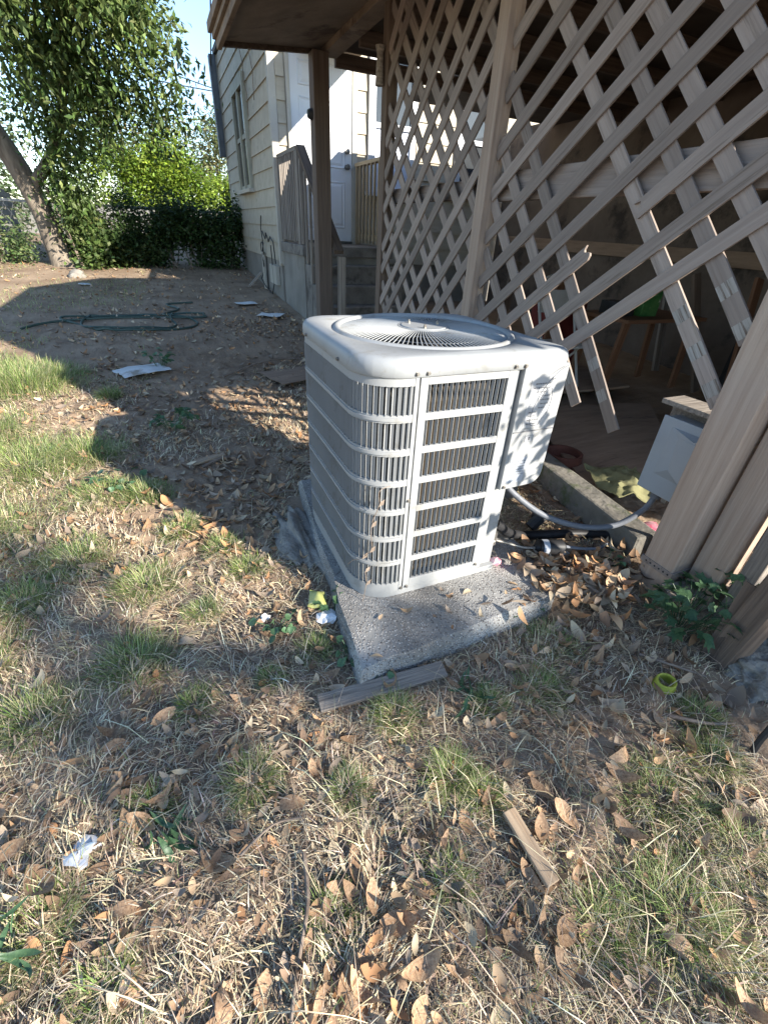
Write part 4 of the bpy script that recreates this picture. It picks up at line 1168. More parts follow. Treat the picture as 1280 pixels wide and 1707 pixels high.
# timber pieces at right edge
tag(board('timber_offcut', (1.62, .735, .05), (1.95, .62, .09), .09, .07, (0, -.2, 1), 'grey_wood', bevel=.008), 'weathered timber offcut against the corner posts', 'timber')
tag(board('timber_offcut', (1.86, .50, .12), (2.2, .62, .17), .10, .06, (-.2, -.4, 1), 'grey_wood', bevel=.008), 'grey split timber behind the ivy at the right edge', 'timber')
tag(board('stake_post', (1.59, .455, -.04), (1.645, .43, .5), .085, .085, (-1, .2, 0), 'dark_wood', bevel=.01), 'dark brown short post at the right edge above the concrete chunk', 'post')
tag(board('leaning_lath', (1.55, .48, .0), (1.63, .51, .30), .045, .012, (-1, .3, 0), 'dark_wood'), 'thin dark lath leaning on the short post', 'lath')

# ================================================================== VEGETATION
def leaf_mesh(L, w_, curl, seed, n=6):
    r = random.Random(seed)
    q = MB()
    cx_, tw = r.uniform(-.3, .3), r.uniform(-.5, .5)
    for i in range(n + 1):
        t = i / n
        ww = w_ * (math.sin(math.pi * min(1, t * .96 + .03)) ** .75) / 2
        x = (t - .5) * L; y0 = cx_ * L * .25 * math.sin(math.pi * t)
        zc = curl * L * ((t - .5) ** 2) * 1.6
        fold = ww * (.15 + .22 * abs(curl)); a = tw * (t - .5)
        q.v += [(x, y0 - ww, zc + fold + ww * a), (x, y0, zc), (x, y0 + ww, zc + fold - ww * a)]
    for i in range(n):
        a = i * 3
        q.f += [(a, a + 3, a + 4, a + 1), (a + 1, a + 4, a + 5, a + 2)]
    me = bpy.data.meshes.new('leaf'); me.from_pydata(q.v, [], q.f)
    me.polygons.foreach_set('use_smooth', [True] * len(me.polygons)); me.update()
    return me
LM = []
for k in range(9):
    me = leaf_mesh(1.0, (.30, .42, .50, .36, .26, .46, .56, .33, .40)[k], (-.3, .3, .6, 1.0, .1, -.5, .4, 1.3, .7)[k], k, 7)
    me.materials.append(MATS['leaf_brown']); LM.append(me)

def inpad(x, y, m=.0):
    return (x > .33 - m) & (x < 1.28 + m) & (y > .83 - m) & (y < 2.1 + m)
def inhouse(x, y):
    return ((x > 1.58) & (y > 4.95)) 
def litter_density(x, y):
    d = .16 + 1.0 * np.clip(fbm(x * 1.6 + 7, y * 1.6, 21) - .42, 0, 1) * 3
    d += 1.2 * np.exp(-(((x - .95) / .55) ** 2 + ((y - .55) / .35) ** 2))          # right of the board
    d += 1.4 * np.exp(-(((x - 1.45) / .25) ** 2 + ((y - 1.0) / .22) ** 2))         # by the filter
    d += 1.0 * np.exp(-(((x - .1) / .35) ** 2 + ((y - 2.1) / .6) ** 2))            # left of the pad
    d += .9 * np.exp(-(((x + .55) / .35) ** 2 + ((y - .75) / .25) ** 2))           # lower left
    d += 1.7 * np.exp(-(((x - .05) / .4) ** 2 + ((y - .2) / .14) ** 2))             # bottom
    d += 1.3 * np.exp(-(((x - 1.1) / .5) ** 2 + ((y - 6.1) / .8) ** 2))            # by the stoop
    d *= np.where((x < -.1) & (y > .9) & (y < 2), .55, 1)
    return d
cand = 30000
yy = .0 + (rng.uniform(0, 1, cand) ** 1.6) * 7.5 - .15
xx = rng.uniform(-1, 1, cand) * (1.0 + yy * .42) + .35 + .05 * yy
den = litter_density(xx, yy)
keep = (rng.uniform(0, 2.6, cand) < den) & ~inpad(xx, yy, -.02) & ~inhouse(xx, yy) & (rng.uniform(0, 1, cand) < .15)
lx, ly = xx[keep], yy[keep]
ordr = np.argsort(np.hypot(lx, ly))
lx, ly = lx[ordr], ly[ordr]
NI = 300
for i in range(min(NI, len(lx))):
    L = .03 + .06 * random.random() ** 1.3
    x, y = float(lx[i]), float(ly[i])
    Mw = Matrix.Translation((x, y, gz(x, y) + random.uniform(.004, .022))) @ Euler((random.gauss(0, .24), random.gauss(0, .2), random.uniform(0, 6.28))).to_matrix().to_4x4() @ Matrix.Scale(L, 4)
    link(bpy.data.objects.new('leaf', LM[i % 9]), None, ground, Mw)
# the rest of the litter, one mass
NL = 46000
ex = rng.uniform(0, 1, NL)
yy2 = -.1 + ex ** 1.35 * 11; xx2 = rng.uniform(-1, 1, NL) * (1.0 + yy2 * .4) + .3 + .05 * yy2
shade_bed = np.exp(-(((xx2 - .35) / .75) ** 2 + ((yy2 - 3.0) / 1.3) ** 2))
k2 = (rng.uniform(0, 3.2, NL) * np.where(yy2 < 1.5, 2.3, 1.0) < litter_density(xx2, yy2) + 1.0 * shade_bed) & ~inpad(xx2, yy2, -.02) & ~inhouse(xx2, yy2)
pile = rng.normal(0, 1, (380, 2)) * np.array([.16, .10]) + np.array([1.40, .96])
pile = pile[~((pile[:, 0] < 1.12) & (pile[:, 1] > .9))]
pad_bits = np.stack([rng.uniform(.4, 1.2, 26), rng.uniform(.86, 1.06, 26)], 1)
pile = np.concatenate([pile, pad_bits])
xx2 = np.concatenate([xx2, pile[:, 0]]); yy2 = np.concatenate([yy2, pile[:, 1]]); k2 = np.concatenate([k2, np.ones(len(pile), bool)])
xs = np.concatenate([lx[NI:], xx2[k2]]); ys = np.concatenate([ly[NI:], yy2[k2]])
VV, FF, CC = [], [], []
off = 0
base_l = [(np.array([v.co for v in me.vertices]), np.array([p.vertices for p in me.polygons])) for me in LM]
n = len(xs)
szs = rng.uniform(.02, .055, n) * np.where(ys > 1.6, 1.35, 1.0); szs[-len(pile):] = rng.uniform(.05, .085, len(pile)); szs[:max(0, len(lx) - NI)] = rng.uniform(.045, .095, max(0, len(lx) - NI))
ea, eb, ec = rng.normal(0, .3, n), rng.normal(0, .26, n), rng.uniform(0, 6.283, n)
zs = ground_z(xs, ys) + rng.uniform(.004, .02, n); zs[-len(pile):] += rng.uniform(.0, .04, len(pile)) + .01 + .05 * (xs[-len(pile):] < 1.3); zs[-26:] = .083; szs[-26:] = rng.uniform(.015, .05, 26); ea[-26:] *= .3; eb[-26:] *= .3
pal = np.array([(.38, .235, .13), (.26, .165, .10), (.44, .31, .19), (.18, .12, .08), (.34, .265, .19), (.38, .205, .10), (.27, .21, .16), (.46, .37, .25)])
cl = pal[rng.integers(0, len(pal), n)] * np.exp(rng.normal(0, .22, (n, 1)))
for j in range(9):
    sel = np.arange(n) % 9 == j
    bv, bf = base_l[j]
    k = sel.sum()
    P = bv[None, :, :] * szs[sel][:, None, None]
    ca, sa = np.cos(ea[sel])[:, None], np.sin(ea[sel])[:, None]
    y1 = P[:, :, 1] * ca - P[:, :, 2] * sa; z1 = P[:, :, 1] * sa + P[:, :, 2] * ca; x1 = P[:, :, 0]
    cb, sb = np.cos(eb[sel])[:, None], np.sin(eb[sel])[:, None]
    x2 = x1 * cb + z1 * sb; z2 = -x1 * sb + z1 * cb
    cc_, sc_ = np.cos(ec[sel])[:, None], np.sin(ec[sel])[:, None]
    x3 = x2 * cc_ - y1 * sc_; y3 = x2 * sc_ + y1 * cc_
    P = np.stack([x3 + xs[sel][:, None], y3 + ys[sel][:, None], z2 + zs[sel][:, None]], 2)
    nv = bv.shape[0]
    VV.append(P.reshape(-1, 3)); FF.append((np.arange(k) * nv)[:, None, None] + bf[None] + off); CC.append(np.repeat(cl[sel], nv, 0))
    off += k * nv
o = cloud('leaf_litter', np.concatenate(VV), np.concatenate([f.reshape(-1, 4) for f in FF]), 'litter', np.concatenate(CC), 'stuff')
tag(o, 'brown fallen leaves scattered over the yard', 'leaf litter', kind='stuff')

# dry thatch
n = 190000
yy = -.22 + rng.uniform(0, 1, n) ** 2.0 * 4.6
xx = rng.uniform(-1, 1, n) * (1.2 + yy * .45) + .48 + .03 * yy
thin = fbm(xx * 1.3 + 3, yy * 1.3, 31)
dirt = np.exp(-(((xx - .35) / .8) ** 2 + ((yy - 3.9) / 1.6) ** 2)) + np.exp(-(((xx - .1) / .4) ** 2 + ((yy - 2.2) / .7) ** 2)) * .6
keep = (thin > .36 + .35 * dirt + rng.normal(0, .07, n)) & ~inpad(xx, yy, -.035) & ~inhouse(xx, yy) & ~((xx > 1.75) & (yy > .6))
P = np.stack([xx[keep], yy[keep], ground_z(xx[keep], yy[keep]) - .003], 1)
n = len(P)
near = 1 + P[:, 1] * .25
H = rng.uniform(.015, .062, n) * near ** .5
swirl = fbm(P[:, 0] * 2.2, P[:, 1] * 2.2, 41) * 12 + rng.normal(0, .9, n)
V, F, k = blades(P, H, rng.uniform(.0016, .0038, n) * near, swirl, rng.uniform(.75, 1.5, n), 3)
spal = np.array([(.57, .46, .29), (.66, .55, .36), (.45, .345, .225), (.29, .22, .16), (.52, .45, .34), (.22, .16, .115)])
o = cloud('dry_grass', V, F, 'straw', jitter_cols(n, k, spal[rng.integers(0, 6, n)], .25, .04), 'stuff')
tag(o, 'dry straw coloured thatch covering the front yard', 'dry grass', kind='stuff')

# crumbs of bark and twig
n = 9000
yy = -.2 + rng.uniform(0, 1, n) ** 1.6 * 6; xx = rng.uniform(-1, 1, n) * (.95 + yy * .42) + .33
kp = ~inpad(xx, yy, 0) & ~inhouse(xx, yy)
P = np.stack([xx[kp], yy[kp], ground_z(xx[kp], yy[kp]) + .004], 1); n = len(P)
V, F, k = blades(P, rng.uniform(.012, .07, n), rng.uniform(.002, .0075, n), rng.uniform(0, 6.28, n), rng.uniform(1.3, 1.55, n), 2)
o = cloud('bark_crumbs', V, F, 'straw', jitter_cols(n, k, (.20, .145, .105), .4, .06), 'stuff')
tag(o, 'dark crumbs of bark and twig between the straw', 'debris', kind='stuff')
# long pale stems lying about
n = 1300
yy = -.2 + rng.uniform(0, 1, n) ** 1.7 * 3.2; xx = rng.uniform(-1, 1, n) * (.95 + yy * .45) + .33
kp = ~inpad(xx, yy, 0) & ~inhouse(xx, yy)
P = np.stack([xx[kp], yy[kp], ground_z(xx[kp], yy[kp]) + .012], 1); n = len(P)
V, F, k = blades(P, rng.uniform(.08, .22, n), rng.uniform(.0016, .0034, n), rng.uniform(0, 6.28, n), rng.uniform(1.28, 1.5, n), 3)
o = cloud('dry_stems', V, F, 'straw', jitter_cols(n, k, (.52, .43, .29), .3, .05), 'stuff')
tag(o, 'long dry grass stems lying on the litter', 'dry grass', kind='stuff')

# green grass: tufts
tufts = [(-.72, 1.62, .12, .9), (-.15, 1.95, .09, .6), (-.95, 1.1, .14, .8), (.2, .55, .05, .5), (1.05, .05, .1, .8), (-.35, .38, .06, .5), (-.32, 1.19, .11, 1.0), (.40, .70, .065, 1.1), (.47, .47, .06, 1.3), (.52, .40, .05, .8), (.97, .21, .10, .9), (.80, .02, .13, 1.2), (.62, .08, .08, .8), (-.03, .66, .07, .9),
         (-.58, 1.84, .16, .8), (-.30, 1.59, .12, .9), (-.58, 1.08, .11, .8), (-.80, 1.35, .14, .7), (-.27, .70, .05, .5), (.02, 1.75, .08, .6), (-1.2, 4.4, .40, 1.4), (-.95, 2.9, .35, 1.2), (-.62, 2.96, .20, 1.0),
         (-1.35, 3.4, .35, 1.3), (-1.7, 4.6, .5, 1.5), (-1.0, 2.2, .3, .9), (1.19, .23, .08, .8), (.89, .60, .08, .7), (.09, .32, .06, .5), (-.48, .53, .08, .6), (.70, .62, .05, .6), (1.3, .33, .07, .7),
         (.35, .28, .05, .4), (.25, 1.02, .06, .5), (-.1, 1.35, .06, .4), (.08, .95, .03, .6), (-.55, 3.9, .06, .9), (-.3, 2.35, .12, .8), (.1, 1.55, .08, .6), (1.05, .75, .12, .5), (-.75, .85, .1, .6), (-.15, .95, .06, .4), (-.5, 2.4, .18, .8)]
Ps, Hs, Ws, Ds, Ls, Cs = [], [], [], [], [], []
for (x, y, r, s) in tufts:
    m_ = int(min(5200, 340 + 15000 * r * (.4 + r) ) * (.55 + .45 * s))
    a = rng.uniform(0, 6.283, m_); rr = r * np.sqrt(rng.uniform(0, 1, m_)) * (.55 + .9 * rng.uniform(0, 1, m_))
    px, py = x + rr * np.cos(a), y + rr * np.sin(a)
    ok = ~inpad(px, py, -.005)
    px, py, a, rr = px[ok], py[ok], a[ok], rr[ok]
    Ps.append(np.stack([px, py, ground_z(px, py) - .004], 1))
    kk = len(px)
    sc_ = min(1.4, .62 + y * .16)
    Hs.append(rng.uniform(.025, .085, kk) * (.7 + .5 * s) * sc_ * (1.15 - .5 * rr / (r * 1.45)))
    Ws.append(rng.uniform(.0013, .0028, kk) * (1 + .28 * max(0, y)))
    Ds.append(a + rng.normal(0, .7, kk)); Ls.append(rng.uniform(.25, 1.25, kk))
    g = np.array([(.15, .23, .055), (.23, .30, .09), (.35, .37, .17), (.47, .43, .25), (.11, .17, .05)])
    Cs.append(g[rng.choice(5, kk, p=[.2, .26, .26, .2, .08])])
# sparse blades all over
m_ = 7000
yy = -.2 + rng.uniform(0, 1, m_) ** 1.6 * 6; xx = rng.uniform(-1, 1, m_) * (.95 + yy * .42) + .3
wgt = fbm(xx * 1.1 + 11, yy * 1.1 + 5, 61)
ok = (wgt > .5 - .12 * (xx < -.2) + .12 * ((xx > -.1) & (yy > 2.0))) & ~inpad(xx, yy, -.005) & ~inhouse(xx, yy)
xx, yy = xx[ok], yy[ok]; kk = len(xx)
Ps.append(np.stack([xx, yy, ground_z(xx, yy) - .004], 1)); Hs.append(rng.uniform(.02, .07, kk)); Ws.append(rng.uniform(.0013, .0026, kk) * (1 + .25 * np.clip(yy, 0, 9)))
Ds.append(rng.uniform(0, 6.28, kk)); Ls.append(rng.uniform(.4, 1.35, kk)); Cs.append(np.tile(np.array([(.26, .32, .12)]), (kk, 1)))
# far sunlit turf
m_ = 9000
xx = rng.uniform(-3.6, -.3, m_); yy = rng.uniform(3.2, 11, m_)
ok = fbm(xx * 1.2, yy * .9, 71) > .45 + .12 * (xx > -1.2)
xx, yy = xx[ok], yy[ok]; kk = len(xx)
Ps.append(np.stack([xx, yy, ground_z(xx, yy) - .004], 1)); Hs.append(rng.uniform(.03, .09, kk)); Ws.append(rng.uniform(.004, .008, kk))
Ds.append(rng.uniform(0, 6.28, kk)); Ls.append(rng.uniform(.3, 1.2, kk)); Cs.append(np.tile(np.array([(.32, .35, .15)]), (kk, 1)))
P = np.concatenate(Ps); n = len(P)
V, F, k = blades(P, np.concatenate(Hs), np.concatenate(Ws), np.concatenate(Ds), np.concatenate(Ls), 4)
o = cloud('grass', V, F, 'grass', jitter_cols(n, k, np.concatenate(Cs), .22, .07), 'stuff')
tag(o, 'patchy green grass tufts growing through the dry thatch', 'grass', kind='stuff')

# ---- broad leaved weeds and ivy: each plant a thing with leaves as parts
def lobed_leaf(kind):
    q = MB()
    if kind == 'ivy':
        ang = [-150, -110, -78, -45, -20, 0, 20, 45, 78, 110, 150]
        rad = [.55, .62, .40, .85, .55, 1.0, .55, .85, .40, .62, .55]
    else:
        ang = [-120, -80, -45, -15, 0, 15, 45, 80, 120]
        rad = [.5, .62, .72, .85, 1.0, .85, .72, .62, .5]
    q.v.append((0, 0, 0))
    for a, r in zip(ang, rad):
        q.v.append((r * math.cos(R_(a)) * .5 + .12, r * math.sin(R_(a)) * .5, .10 * abs(math.sin(R_(a))) - .10 * r * r * .5))
    for i in range(1, len(ang)): q.f.append((0, i, i + 1))
    q.f.append((0, len(ang), 1))
    me = bpy.data.meshes.new('leaf'); me.from_pydata(q.v, [], q.f); me.update(); me.materials.append(MATS['ivy'])
    me.polygons.foreach_set('use_smooth', [True] * len(me.polygons))
    return me
ivy_me, oval_me = lobed_leaf('ivy'), lobed_leaf('oval')
thin_me = leaf_mesh(1.0, .16, .6, 77); thin_me.materials.append(MATS['ivy'])
def plant(name, c, spread, h, nl, size, me, label, mat_over=None):
    root = empty(name, on(*c), label, 'plant')
    st = MB()
    x0, y0 = c; z0_ = gz(x0, y0)
    for k in range(nl):
        a = random.uniform(0, 6.283); r = spread * math.sqrt(random.random()); zz = random.uniform(.3, 1.0) * h
        p = Vector((x0 + r * math.cos(a), y0 + r * math.sin(a), z0_ + zz))
        st.tube([(x0 + .3 * (p.x - x0), y0 + .3 * (p.y - y0), z0_), ((x0 + p.x * 2) / 3, (y0 + p.y * 2) / 3, z0_ + zz * .8), tuple(p)], .0016, 4, cap=False)
        s_ = size * random.uniform(.65, 1.2)
        Mw = Matrix.Translation(p) @ Euler((random.gauss(0, .4), random.gauss(.15, .4), a + random.gauss(0, .5))).to_matrix().to_4x4() @ Matrix.Scale(s_, 4)
        link(bpy.data.objects.new('leaf', me), None, root, Mw)
    st.build('stem', 'ivy', root)['kind'] = 'stuff'
    return root
plant('ivy_plant', (1.60, .62), .16, .17, 52, .085, ivy_me, 'dark green ivy growing between the corner posts and the short post')
plant('ivy_plant', (1.78, .52), .13, .22, 34, .085, ivy_me, 'ivy climbing at the right edge behind the short post')
plant('ivy_sprig', (1.02, .92), .10, .06, 8, .06, ivy_me, 'small ivy sprig at the right corner of the concrete pad')
plant('ivy_sprig', (.36, 1.16), .07, .07, 9, .075, ivy_me, 'lobed green weed beside the snack bag at the pad edge')
plant('pad_weed', (.345, .95), .05, .07, 9, .045, oval_me, 'small round leaved weed under the left edge of the pad')
plant('pad_weed', (.42, .83), .03, .04, 6, .035, oval_me, 'tiny green weed at the near corner of the pad')
plant('thistle_weed', (.66, .66), .07, .03, 16, .07, thin_me, 'spiky dark green weed right of the front board')
plant('thistle_weed', (-.22, .60), .06, .03, 9, .085, thin_me, 'long leaved green weed in the dry grass at lower left')
plant('yard_weed', (-.13, 3.18), .16, .12, 26, .085, ivy_me, 'leafy green weed on the shaded dirt mid yard')
plant('yard_weed', (-.18, 4.55), .14, .16, 24, .07, oval_me, 'grey green weed growing beside the flattened paper')
plant('yard_weed', (-.42, 2.5), .14, .07, 22, .06, oval_me, 'low bright weed at the edge of the sunlit grass')
plant('yard_weed', (.14, 1.16), .08, .06, 16, .05, oval_me, 'low leafy weed around the small white cap')
plant('post_weed', (1.56, .97), .06, .10, 12, .05, oval_me, 'feathery green weed at the left foot of the corner post')
plant('foreground_weed', (-.52, .50), .07, .05, 8, .07, thin_me, 'long bladed weed at the bottom left corner')

# ---- trees
def tree_trunk(q, pts, rs, n=12):
    q.tube(smoothpath(pts, 4), [rs[0] + (rs[-1] - rs[0]) * i / (4 * (len(pts) - 1)) for i in range(4 * (len(pts) - 1) + 1)], n)
def crown(name, lobes, per, lsize, cols, parent, droop=.4, asp=.42, m='foliage', clump=.22, nclump=14):
    P, C = [], []
    for (x, y, z_, rx, ry, rz, wgt) in lobes:
        nc = max(3, int(nclump * wgt))
        d = rng.normal(0, 1, (nc, 3)); d /= np.linalg.norm(d, axis=1)[:, None]
        rad = rng.uniform(.35, 1.0, nc) ** .6
        cen = np.array([x, y, z_]) + d * rad[:, None] * np.array([rx, ry, rz])
        for c_ in cen:
            k = int(per * rng.uniform(.5, 1.4))
            pp_ = c_ + rng.normal(0, 1, (k, 3)) * np.array([clump, clump, clump * 1.1])
            P.append(pp_)
            base = np.array(cols[rng.integers(0, len(cols))]) * np.exp(rng.normal(0, .15))
            C.append(np.tile(base, (k, 1)))
    P = np.concatenate(P); C = np.concatenate(C); n = len(P)
    V, F, k = leaves(P, rng.uniform(.6, 1.25, n) * lsize, asp, droop)
    o = cloud(name, V, F, m, jitter_cols(n, k, C, .2, .06), 'stuff', parent, origin=tuple(P.mean(0)))
    return o
GR = [(.085, .135, .035), (.115, .17, .05), (.165, .215, .07), (.065, .105, .03)]
t1 = empty('shade_tree', (-1.78, 11.0, .42), 'large leaning shade tree with thick trunk at the left', 'tree')
q = MB(); q.tube(smoothpath([(-1.62, 10.9, .35), (-1.70, 10.95, .75), (-1.76, 11, 1.25), (-1.93, 11, 1.9), (-2.25, 11, 2.7), (-2.6, 11, 3.8), (-2.8, 11, 5.2)], 4), [.30, .25, .22, .2, .19, .185, .18, .175, .17, .17, .17, .17, .165, .165, .16, .16, .15, .15, .14, .14, .13, .13, .12, .11, .10], 14)
q.tube(smoothpath([(-1.85, 11, 1.55), (-1.4, 10.8, 2.0), (-1.0, 10.4, 2.6), (-.6, 9.6, 3.4), (-.1, 8.8, 3.9)], 4), [.10 - .0045 * i for i in range(17)], 8)
q.tube(smoothpath([(-2.3, 11, 2.8), (-1.7, 10.2, 3.6), (-1.2, 9.2, 4.2), (-.6, 8.2, 4.4)], 4), [.09 - .005 * i for i in range(13)], 8)
q.build('trunk', 'bark', t1, smooth=True)
lobes1 = [(-2.0, 9.6, 3.9, 1.0, 1.2, .9, 2.0), (-1.2, 9.2, 3.6, .8, 1.0, .8, 2.0), (-.6, 9.0, 3.75, .7, .9, .6, 1.8), (-.25, 8.6, 3.75, .6, .8, .55, 1.7), (.15, 8.8, 3.5, .4, .7, .45, 1.1), (.42, 8.8, 3.15, .2, .35, .28, .35), (.55, 8.9, 2.8, .12, .2, .2, .22),
          (-.9, 9.8, 3.0, .6, .8, .5, 1.3), (-.2, 9.4, 3.0, .5, .7, .45, 1.0), (.2, 9.2, 2.75, .25, .4, .25, .3), (-1.2, 10.6, 2.6, .35, .5, .7, 1.1), (-1.1, 10.5, 2.0, .28, .4, .5, .7), (-2.9, 10.6, 4.2, .7, .8, .5, .7), (-.15, 8.6, 4.3, .6, .9, .5, 1.3), (-.8, 8.4, 4.6, .8, 1, .5, 1.3), (-1.1, 10.4, 1.5, .2, .3, .4, .5), (.3, 9.6, 2.35, .25, .3, .2, .2), (-.45, 9.6, 2.5, .35, .4, .3, .5)]
crown('crown', lobes1, 130, .105, GR, t1, droop=.7, clump=.19, nclump=13)
q = MB()
vine = [(-1.22, 10.75, 1.0, .16, .25, .5, 1.5), (-1.08, 10.6, .6, .2, .25, .2, 1.0), (-1.35, 10.9, 1.7, .14, .2, .4, .7)]
tv = empty('trunk_vine', (-1.35, 10.5, .42), 'leafy vine mound growing up the right side of the tree trunk', 'vine')
crown('leaves', vine, 110, .085, GR + [(.14, .21, .05)], tv, .2, .6, clump=.13, nclump=10)
q = MB(); q.tube([(-1.3, 10.5, .35), (-1.42, 10.6, 1.0), (-1.6, 10.7, 1.8)], [.03, .02, .01], 6); q.build('stem', 'stick', tv)

# hedge-like vine covered wire fence at the back
hf = empty('wire_fence', (-.2, 11.3, .45), 'wire fence at the back of the yard hidden under dark vines', 'fence')
for k in range(5):
    x = -3.9 + 1.3 * k
    board('fence_post', (x, 11.35, .3), (x, 11.35, 1.42), .05, .05, (1, 0, 0), 'fence_metal', hf)
board('top_rail', (-4.2, 11.35, 1.40), (1.5, 11.35, 1.40), .04, .04, (0, 0, 1), 'fence_metal', hf)
q = MB()
for k in range(40):
    x = -4.2 + k * .14
    q.tube([(x, 11.35, .45), (x + .45, 11.35, 1.38)], .0022, 4, cap=False); q.tube([(x + .45, 11.35, .45), (x, 11.35, 1.38)], .0022, 4, cap=False)
q.build('wire_mesh', 'fence_metal', hf)
hv = empty('fence_vine', (-.2, 11.1, .45), 'dark green vine thicket covering the back fence', 'vine')
lob = []
for k in range(26):
    x = -1.35 + 2.9 * k / 25
    lob.append((x, 11.1 + random.uniform(-.25, .25), random.uniform(.55, 1.28), .22, .28, .30, 1.1))
crown('leaves', lob, 95, .075, [(.03, .06, .02), (.045, .08, .022), (.06, .095, .03)], hv, .3, .55, clump=.12, nclump=11)
q = MB()
for k in range(30):
    x = random.uniform(-1.3, 1.5); y = 11.1 + random.uniform(-.2, .2)
    q.tube([(x, y, .38), (x + random.uniform(-.12, .12), y, .8), (x + random.uniform(-.2, .2), y, 1.25)], [.012, .009, .005], 5)
q.build('stem', 'stick', hv)['kind'] = 'stuff'
hv2 = empty('left_shrub', (-2.7, 11.1, .42), 'grey green sunlit shrub at the left edge beside the trunk', 'shrub')
crown('leaves', [(-2.6, 11.2, .75, .45, .4, .38, 1.6), (-3.2, 11.3, .8, .5, .4, .4, 1.4), (-2.25, 11.2, .6, .2, .3, .25, .8), (-3.9, 11.6, .8, .5, .4, .45, 1)], 90, .075, [(.13, .18, .07), (.18, .22, .10), (.09, .14, .05)], hv2, .2, .5, clump=.13, nclump=11)
q = MB()
for k in range(12):
    x = -2.2 - random.random() * 1.4
    q.tube([(x, 11.2, .4), (x + .1, 11.2, .75)], .012, 5)
q.build('stem', 'stick', hv2)['kind'] = 'stuff'
# bright shrubs and trees beyond
def shrub(name, label, lobes, cols, per, ls, base, cat='shrub', clump=.2, nclump=16, asp=.5):
    r_ = empty(name, base, label, cat)
    crown('crown', lobes, per, ls, cols, r_, .1, asp, clump=clump, nclump=nclump)
    q = MB()
    for l in lobes:
        q.tube([(base[0], base[1], base[2] - .1), ((base[0] + l[0]) / 2, (base[1] + l[1]) / 2, (base[2] + l[2]) / 2), (l[0], l[1], l[2])], [.09, .06, .03], 6)
    q.build('trunk', 'bark', r_)
    return r_
BR = [(.20, .29, .035), (.26, .34, .05), (.13, .20, .03), (.22, .30, .03)]
shrub('bright_tree', 'bright yellow green rounded tree beyond the back fence', [(.1, 19.6, 2.2, 1.0, .9, .95, 2.6), (.7, 19.6, 2.75, .85, .8, .8, 2.4), (-.85, 19.8, 2.2, .9, .8, .9, 2.2), (.3, 19.5, 1.4, 1.35, .8, .6, 1.8), (1.4, 19.7, 1.95, .65, .7, .75, 1.5)], BR, 150, .115, (.1, 19.8, .8), 'tree')
shrub('round_bush', 'round lime green bush between the bright tree and the house', [(2.5, 20.6, 2.0, .55, .5, .6, 2.0), (3.1, 20.8, 2.0, .5, .5, .6, 1.8), (2.8, 20.6, 1.3, .75, .5, .5, 1.4)], BR, 150, .10, (2.7, 20.7, .8), clump=.15)
shrub('pale_tree', 'pale olive tree far behind beside the house corner', [(2.9, 25, 3.9, .9, .9, .9, 1.6), (3.7, 25, 4.7, .9, .8, .9, 1.4), (2.2, 25, 2.8, .8, .8, .8, 1.4), (3.8, 25, 3.0, 1.1, 1, 1.1, 1.6)], [(.13, .17, .07), (.19, .21, .10), (.22, .20, .10)], 75, .16, (3.0, 25, 1.1), 'tree', clump=.3)
shrub('pale_tree', 'hazy olive tree far behind the bright tree', [(-.6, 27, 3.9, 1.3, 1, 1.2, 1.8), (1.0, 27, 4.1, 1.2, 1, 1, 1.6), (.2, 27, 2.6, 1.5, 1, 1, 1.5)], [(.13, .17, .07), (.19, .20, .10), (.26, .20, .11)], 75, .16, (.1, 27, 1.1), 'tree', clump=.32)
shrub('grey_green_tree', 'grey green tree behind the trunk at the left edge', [(-4.3, 16, 2.6, 1.0, 1, 1.2, 2), (-5.0, 16, 3.8, 1.1, 1, 1.1, 2), (-3.6, 16.3, 1.7, .9, .9, .8, 1.6), (-3.3, 16.5, 3.0, .7, .8, .8, 1.2)], [(.12, .17, .08), (.17, .21, .11), (.09, .13, .06)], 95, .13, (-4.3, 16.2, .7), 'tree', clump=.26)
# neighbour's board fence and a pale shed wall far behind
nf_ = empty('neighbour_fence', (0, 18.5, .7), 'grey board fence of the neighbouring yard behind the vines', 'fence')
for k in range(34):
    x = -5.2 + k * .27
    board('fence_board', (x, 18.5, .6), (x, 18.5, 1.52 + random.uniform(-.02, .02)), .255, .02, (0, 1, 0), 'fence_grey', nf_, bevel=0)
board('fence_rail', (-5.4, 18.46, 1.3), (4, 18.46, 1.3), .08, .04, (0, 1, 0), 'fence_grey', nf_)
sf = empty('slat_fence', (-3.8, 13.2, .5), 'dark slat fence behind the tree trunk at the left edge', 'fence')
for k in range(6):
    board('fence_slat', (-5.5, 13.2, .75 + k * .15), (-2.6, 13.2, .75 + k * .15), .09, .02, (0, 1, 0), 'dark_metal', sf)
for x in (-5.4, -4.0, -2.7): board('fence_post', (x, 13.24, .4), (x, 13.24, 1.6), .06, .04, (0, 1, 0), 'dark_metal', sf)
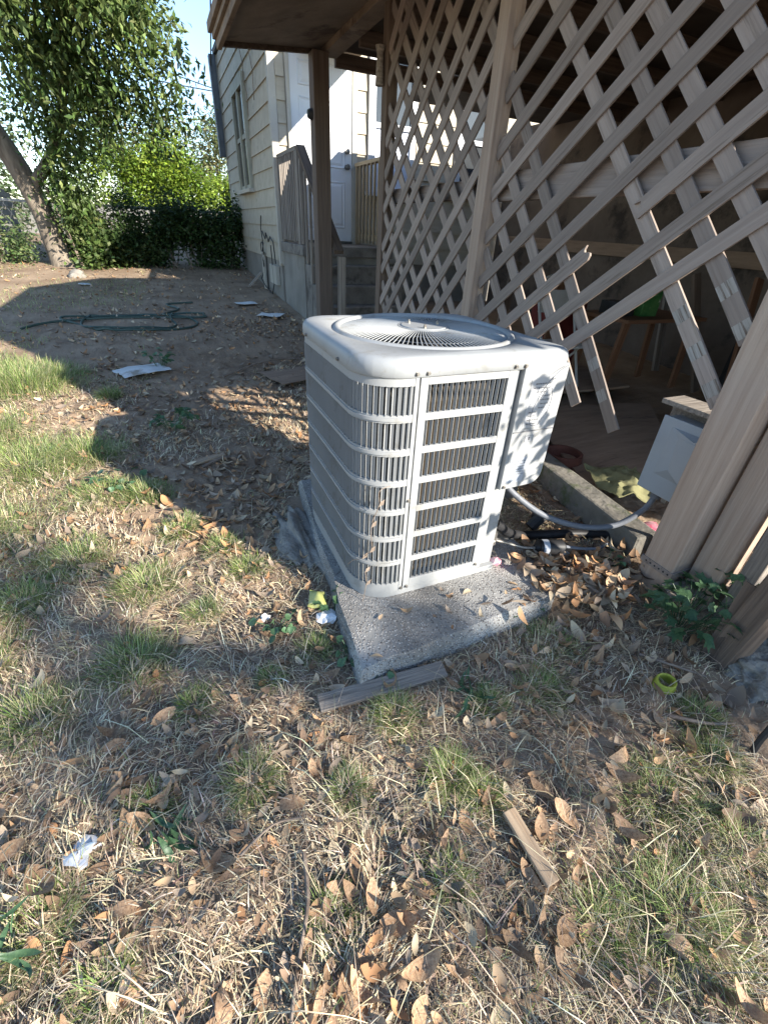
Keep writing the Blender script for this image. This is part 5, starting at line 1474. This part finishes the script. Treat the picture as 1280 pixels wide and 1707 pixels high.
# overhead wires
def wire(a, b_, sag, label):
    a, b_ = Vector(a), Vector(b_)
    q = MB(); q.tube([a.lerp(b_, t) - Vector((0, 0, sag * 4 * t * (1 - t))) for t in np.linspace(0, 1, 24)], .012, 5)
    tag(q.build('overhead_wire', 'wire'), label, 'wire', 'overhead wires')
wire((-6, 17, 5.2), (2.6, 15, 3.9), .25, 'lower thick overhead wire crossing the sky left of the house')
wire((-6, 19, 6.9), (3.0, 16, 4.0), .3, 'thin overhead wire sloping down to the house corner')
wire((-6, 26, 4.6), (4.0, 24, 4.35), .15, 'thin far overhead wire low above the distant trees')
wire((1.35, 9.0, 4.6), (1.5, 11.8, 3.7), .05, 'thin service wire dropping along the eave beside the house')

# ---- vegetation outside the picture on the sun side (its shade falls into the yard)
st = empty('street_tree', (8.4, -6.6, 0), 'leafy tree behind the viewer shading the front yard', 'tree')
crown('crown', [(3.33, -4.71, 3.4, .14, .05, .03, .35), (3.41, -5.38, 3.4, .13, .05, .03, .35), (3.79, -5.58, 3.4, .14, .05, .03, .35), (4.04, -5.46, 3.4, .10, .06, .03, .25), (3.64, -5.68, 3.4, .12, .05, .03, .25), (3.36, -5.66, 3.4, .10, .05, .03, .25), (4.55, -5.45, 3.4, .24, .12, .05, .8), (4.95, -5.80, 3.4, .36, .17, .08, 2.0), (5.4, -6.0, 3.45, .32, .2, .1, 1.8), (4.7, -5.95, 3.4, .2, .1, .05, .5), (5.9, -5.7, 3.5, .4, .3, .2, .8), (3.62, -5.52, 3.4, .20, .07, .04, .5), (3.95, -5.38, 3.4, .12, .10, .04, .25), (3.05, -4.5, 3.35, .32, .05, .04, .5), (4.35, -6.22, 3.4, .2, .05, .04, .2), (3.35, -5.1, 3.4, .15, .06, .04, .25)], 30, .075, GR, st, .5, clump=.065, nclump=14)
q = MB(); q.tube(smoothpath([(8.4, -6.6, -.1), (8.2, -6.5, 1.3), (7.4, -6.3, 2.7), (6.2, -6.0, 3.3), (5.2, -5.9, 3.45), (4.3, -5.6, 3.42), (3.6, -5.2, 3.4), (2.9, -4.5, 3.35)], 4), [.2 - .0062 * i for i in range(29)], 9)
q.build('trunk', 'bark', st, smooth=True)
sp = empty('sapling', (1.95, -.05, 0), 'leafy sapling growing past the right edge of the picture', 'sapling')
crown('leaves', [(1.72, .12, 1.05, .14, .14, .16, .5), (1.82, -.05, 1.35, .16, .14, .16, .45), (1.95, -.15, .75, .15, .15, .2, .5)], 9, .085, GR, sp, .5, .5, clump=.07, nclump=9)
q = MB(); q.tube([(1.95, -.05, -.02), (1.9, -.03, .7), (1.8, .02, 1.3)], [.012, .009, .004], 6); q.build('stem', 'stick', sp)
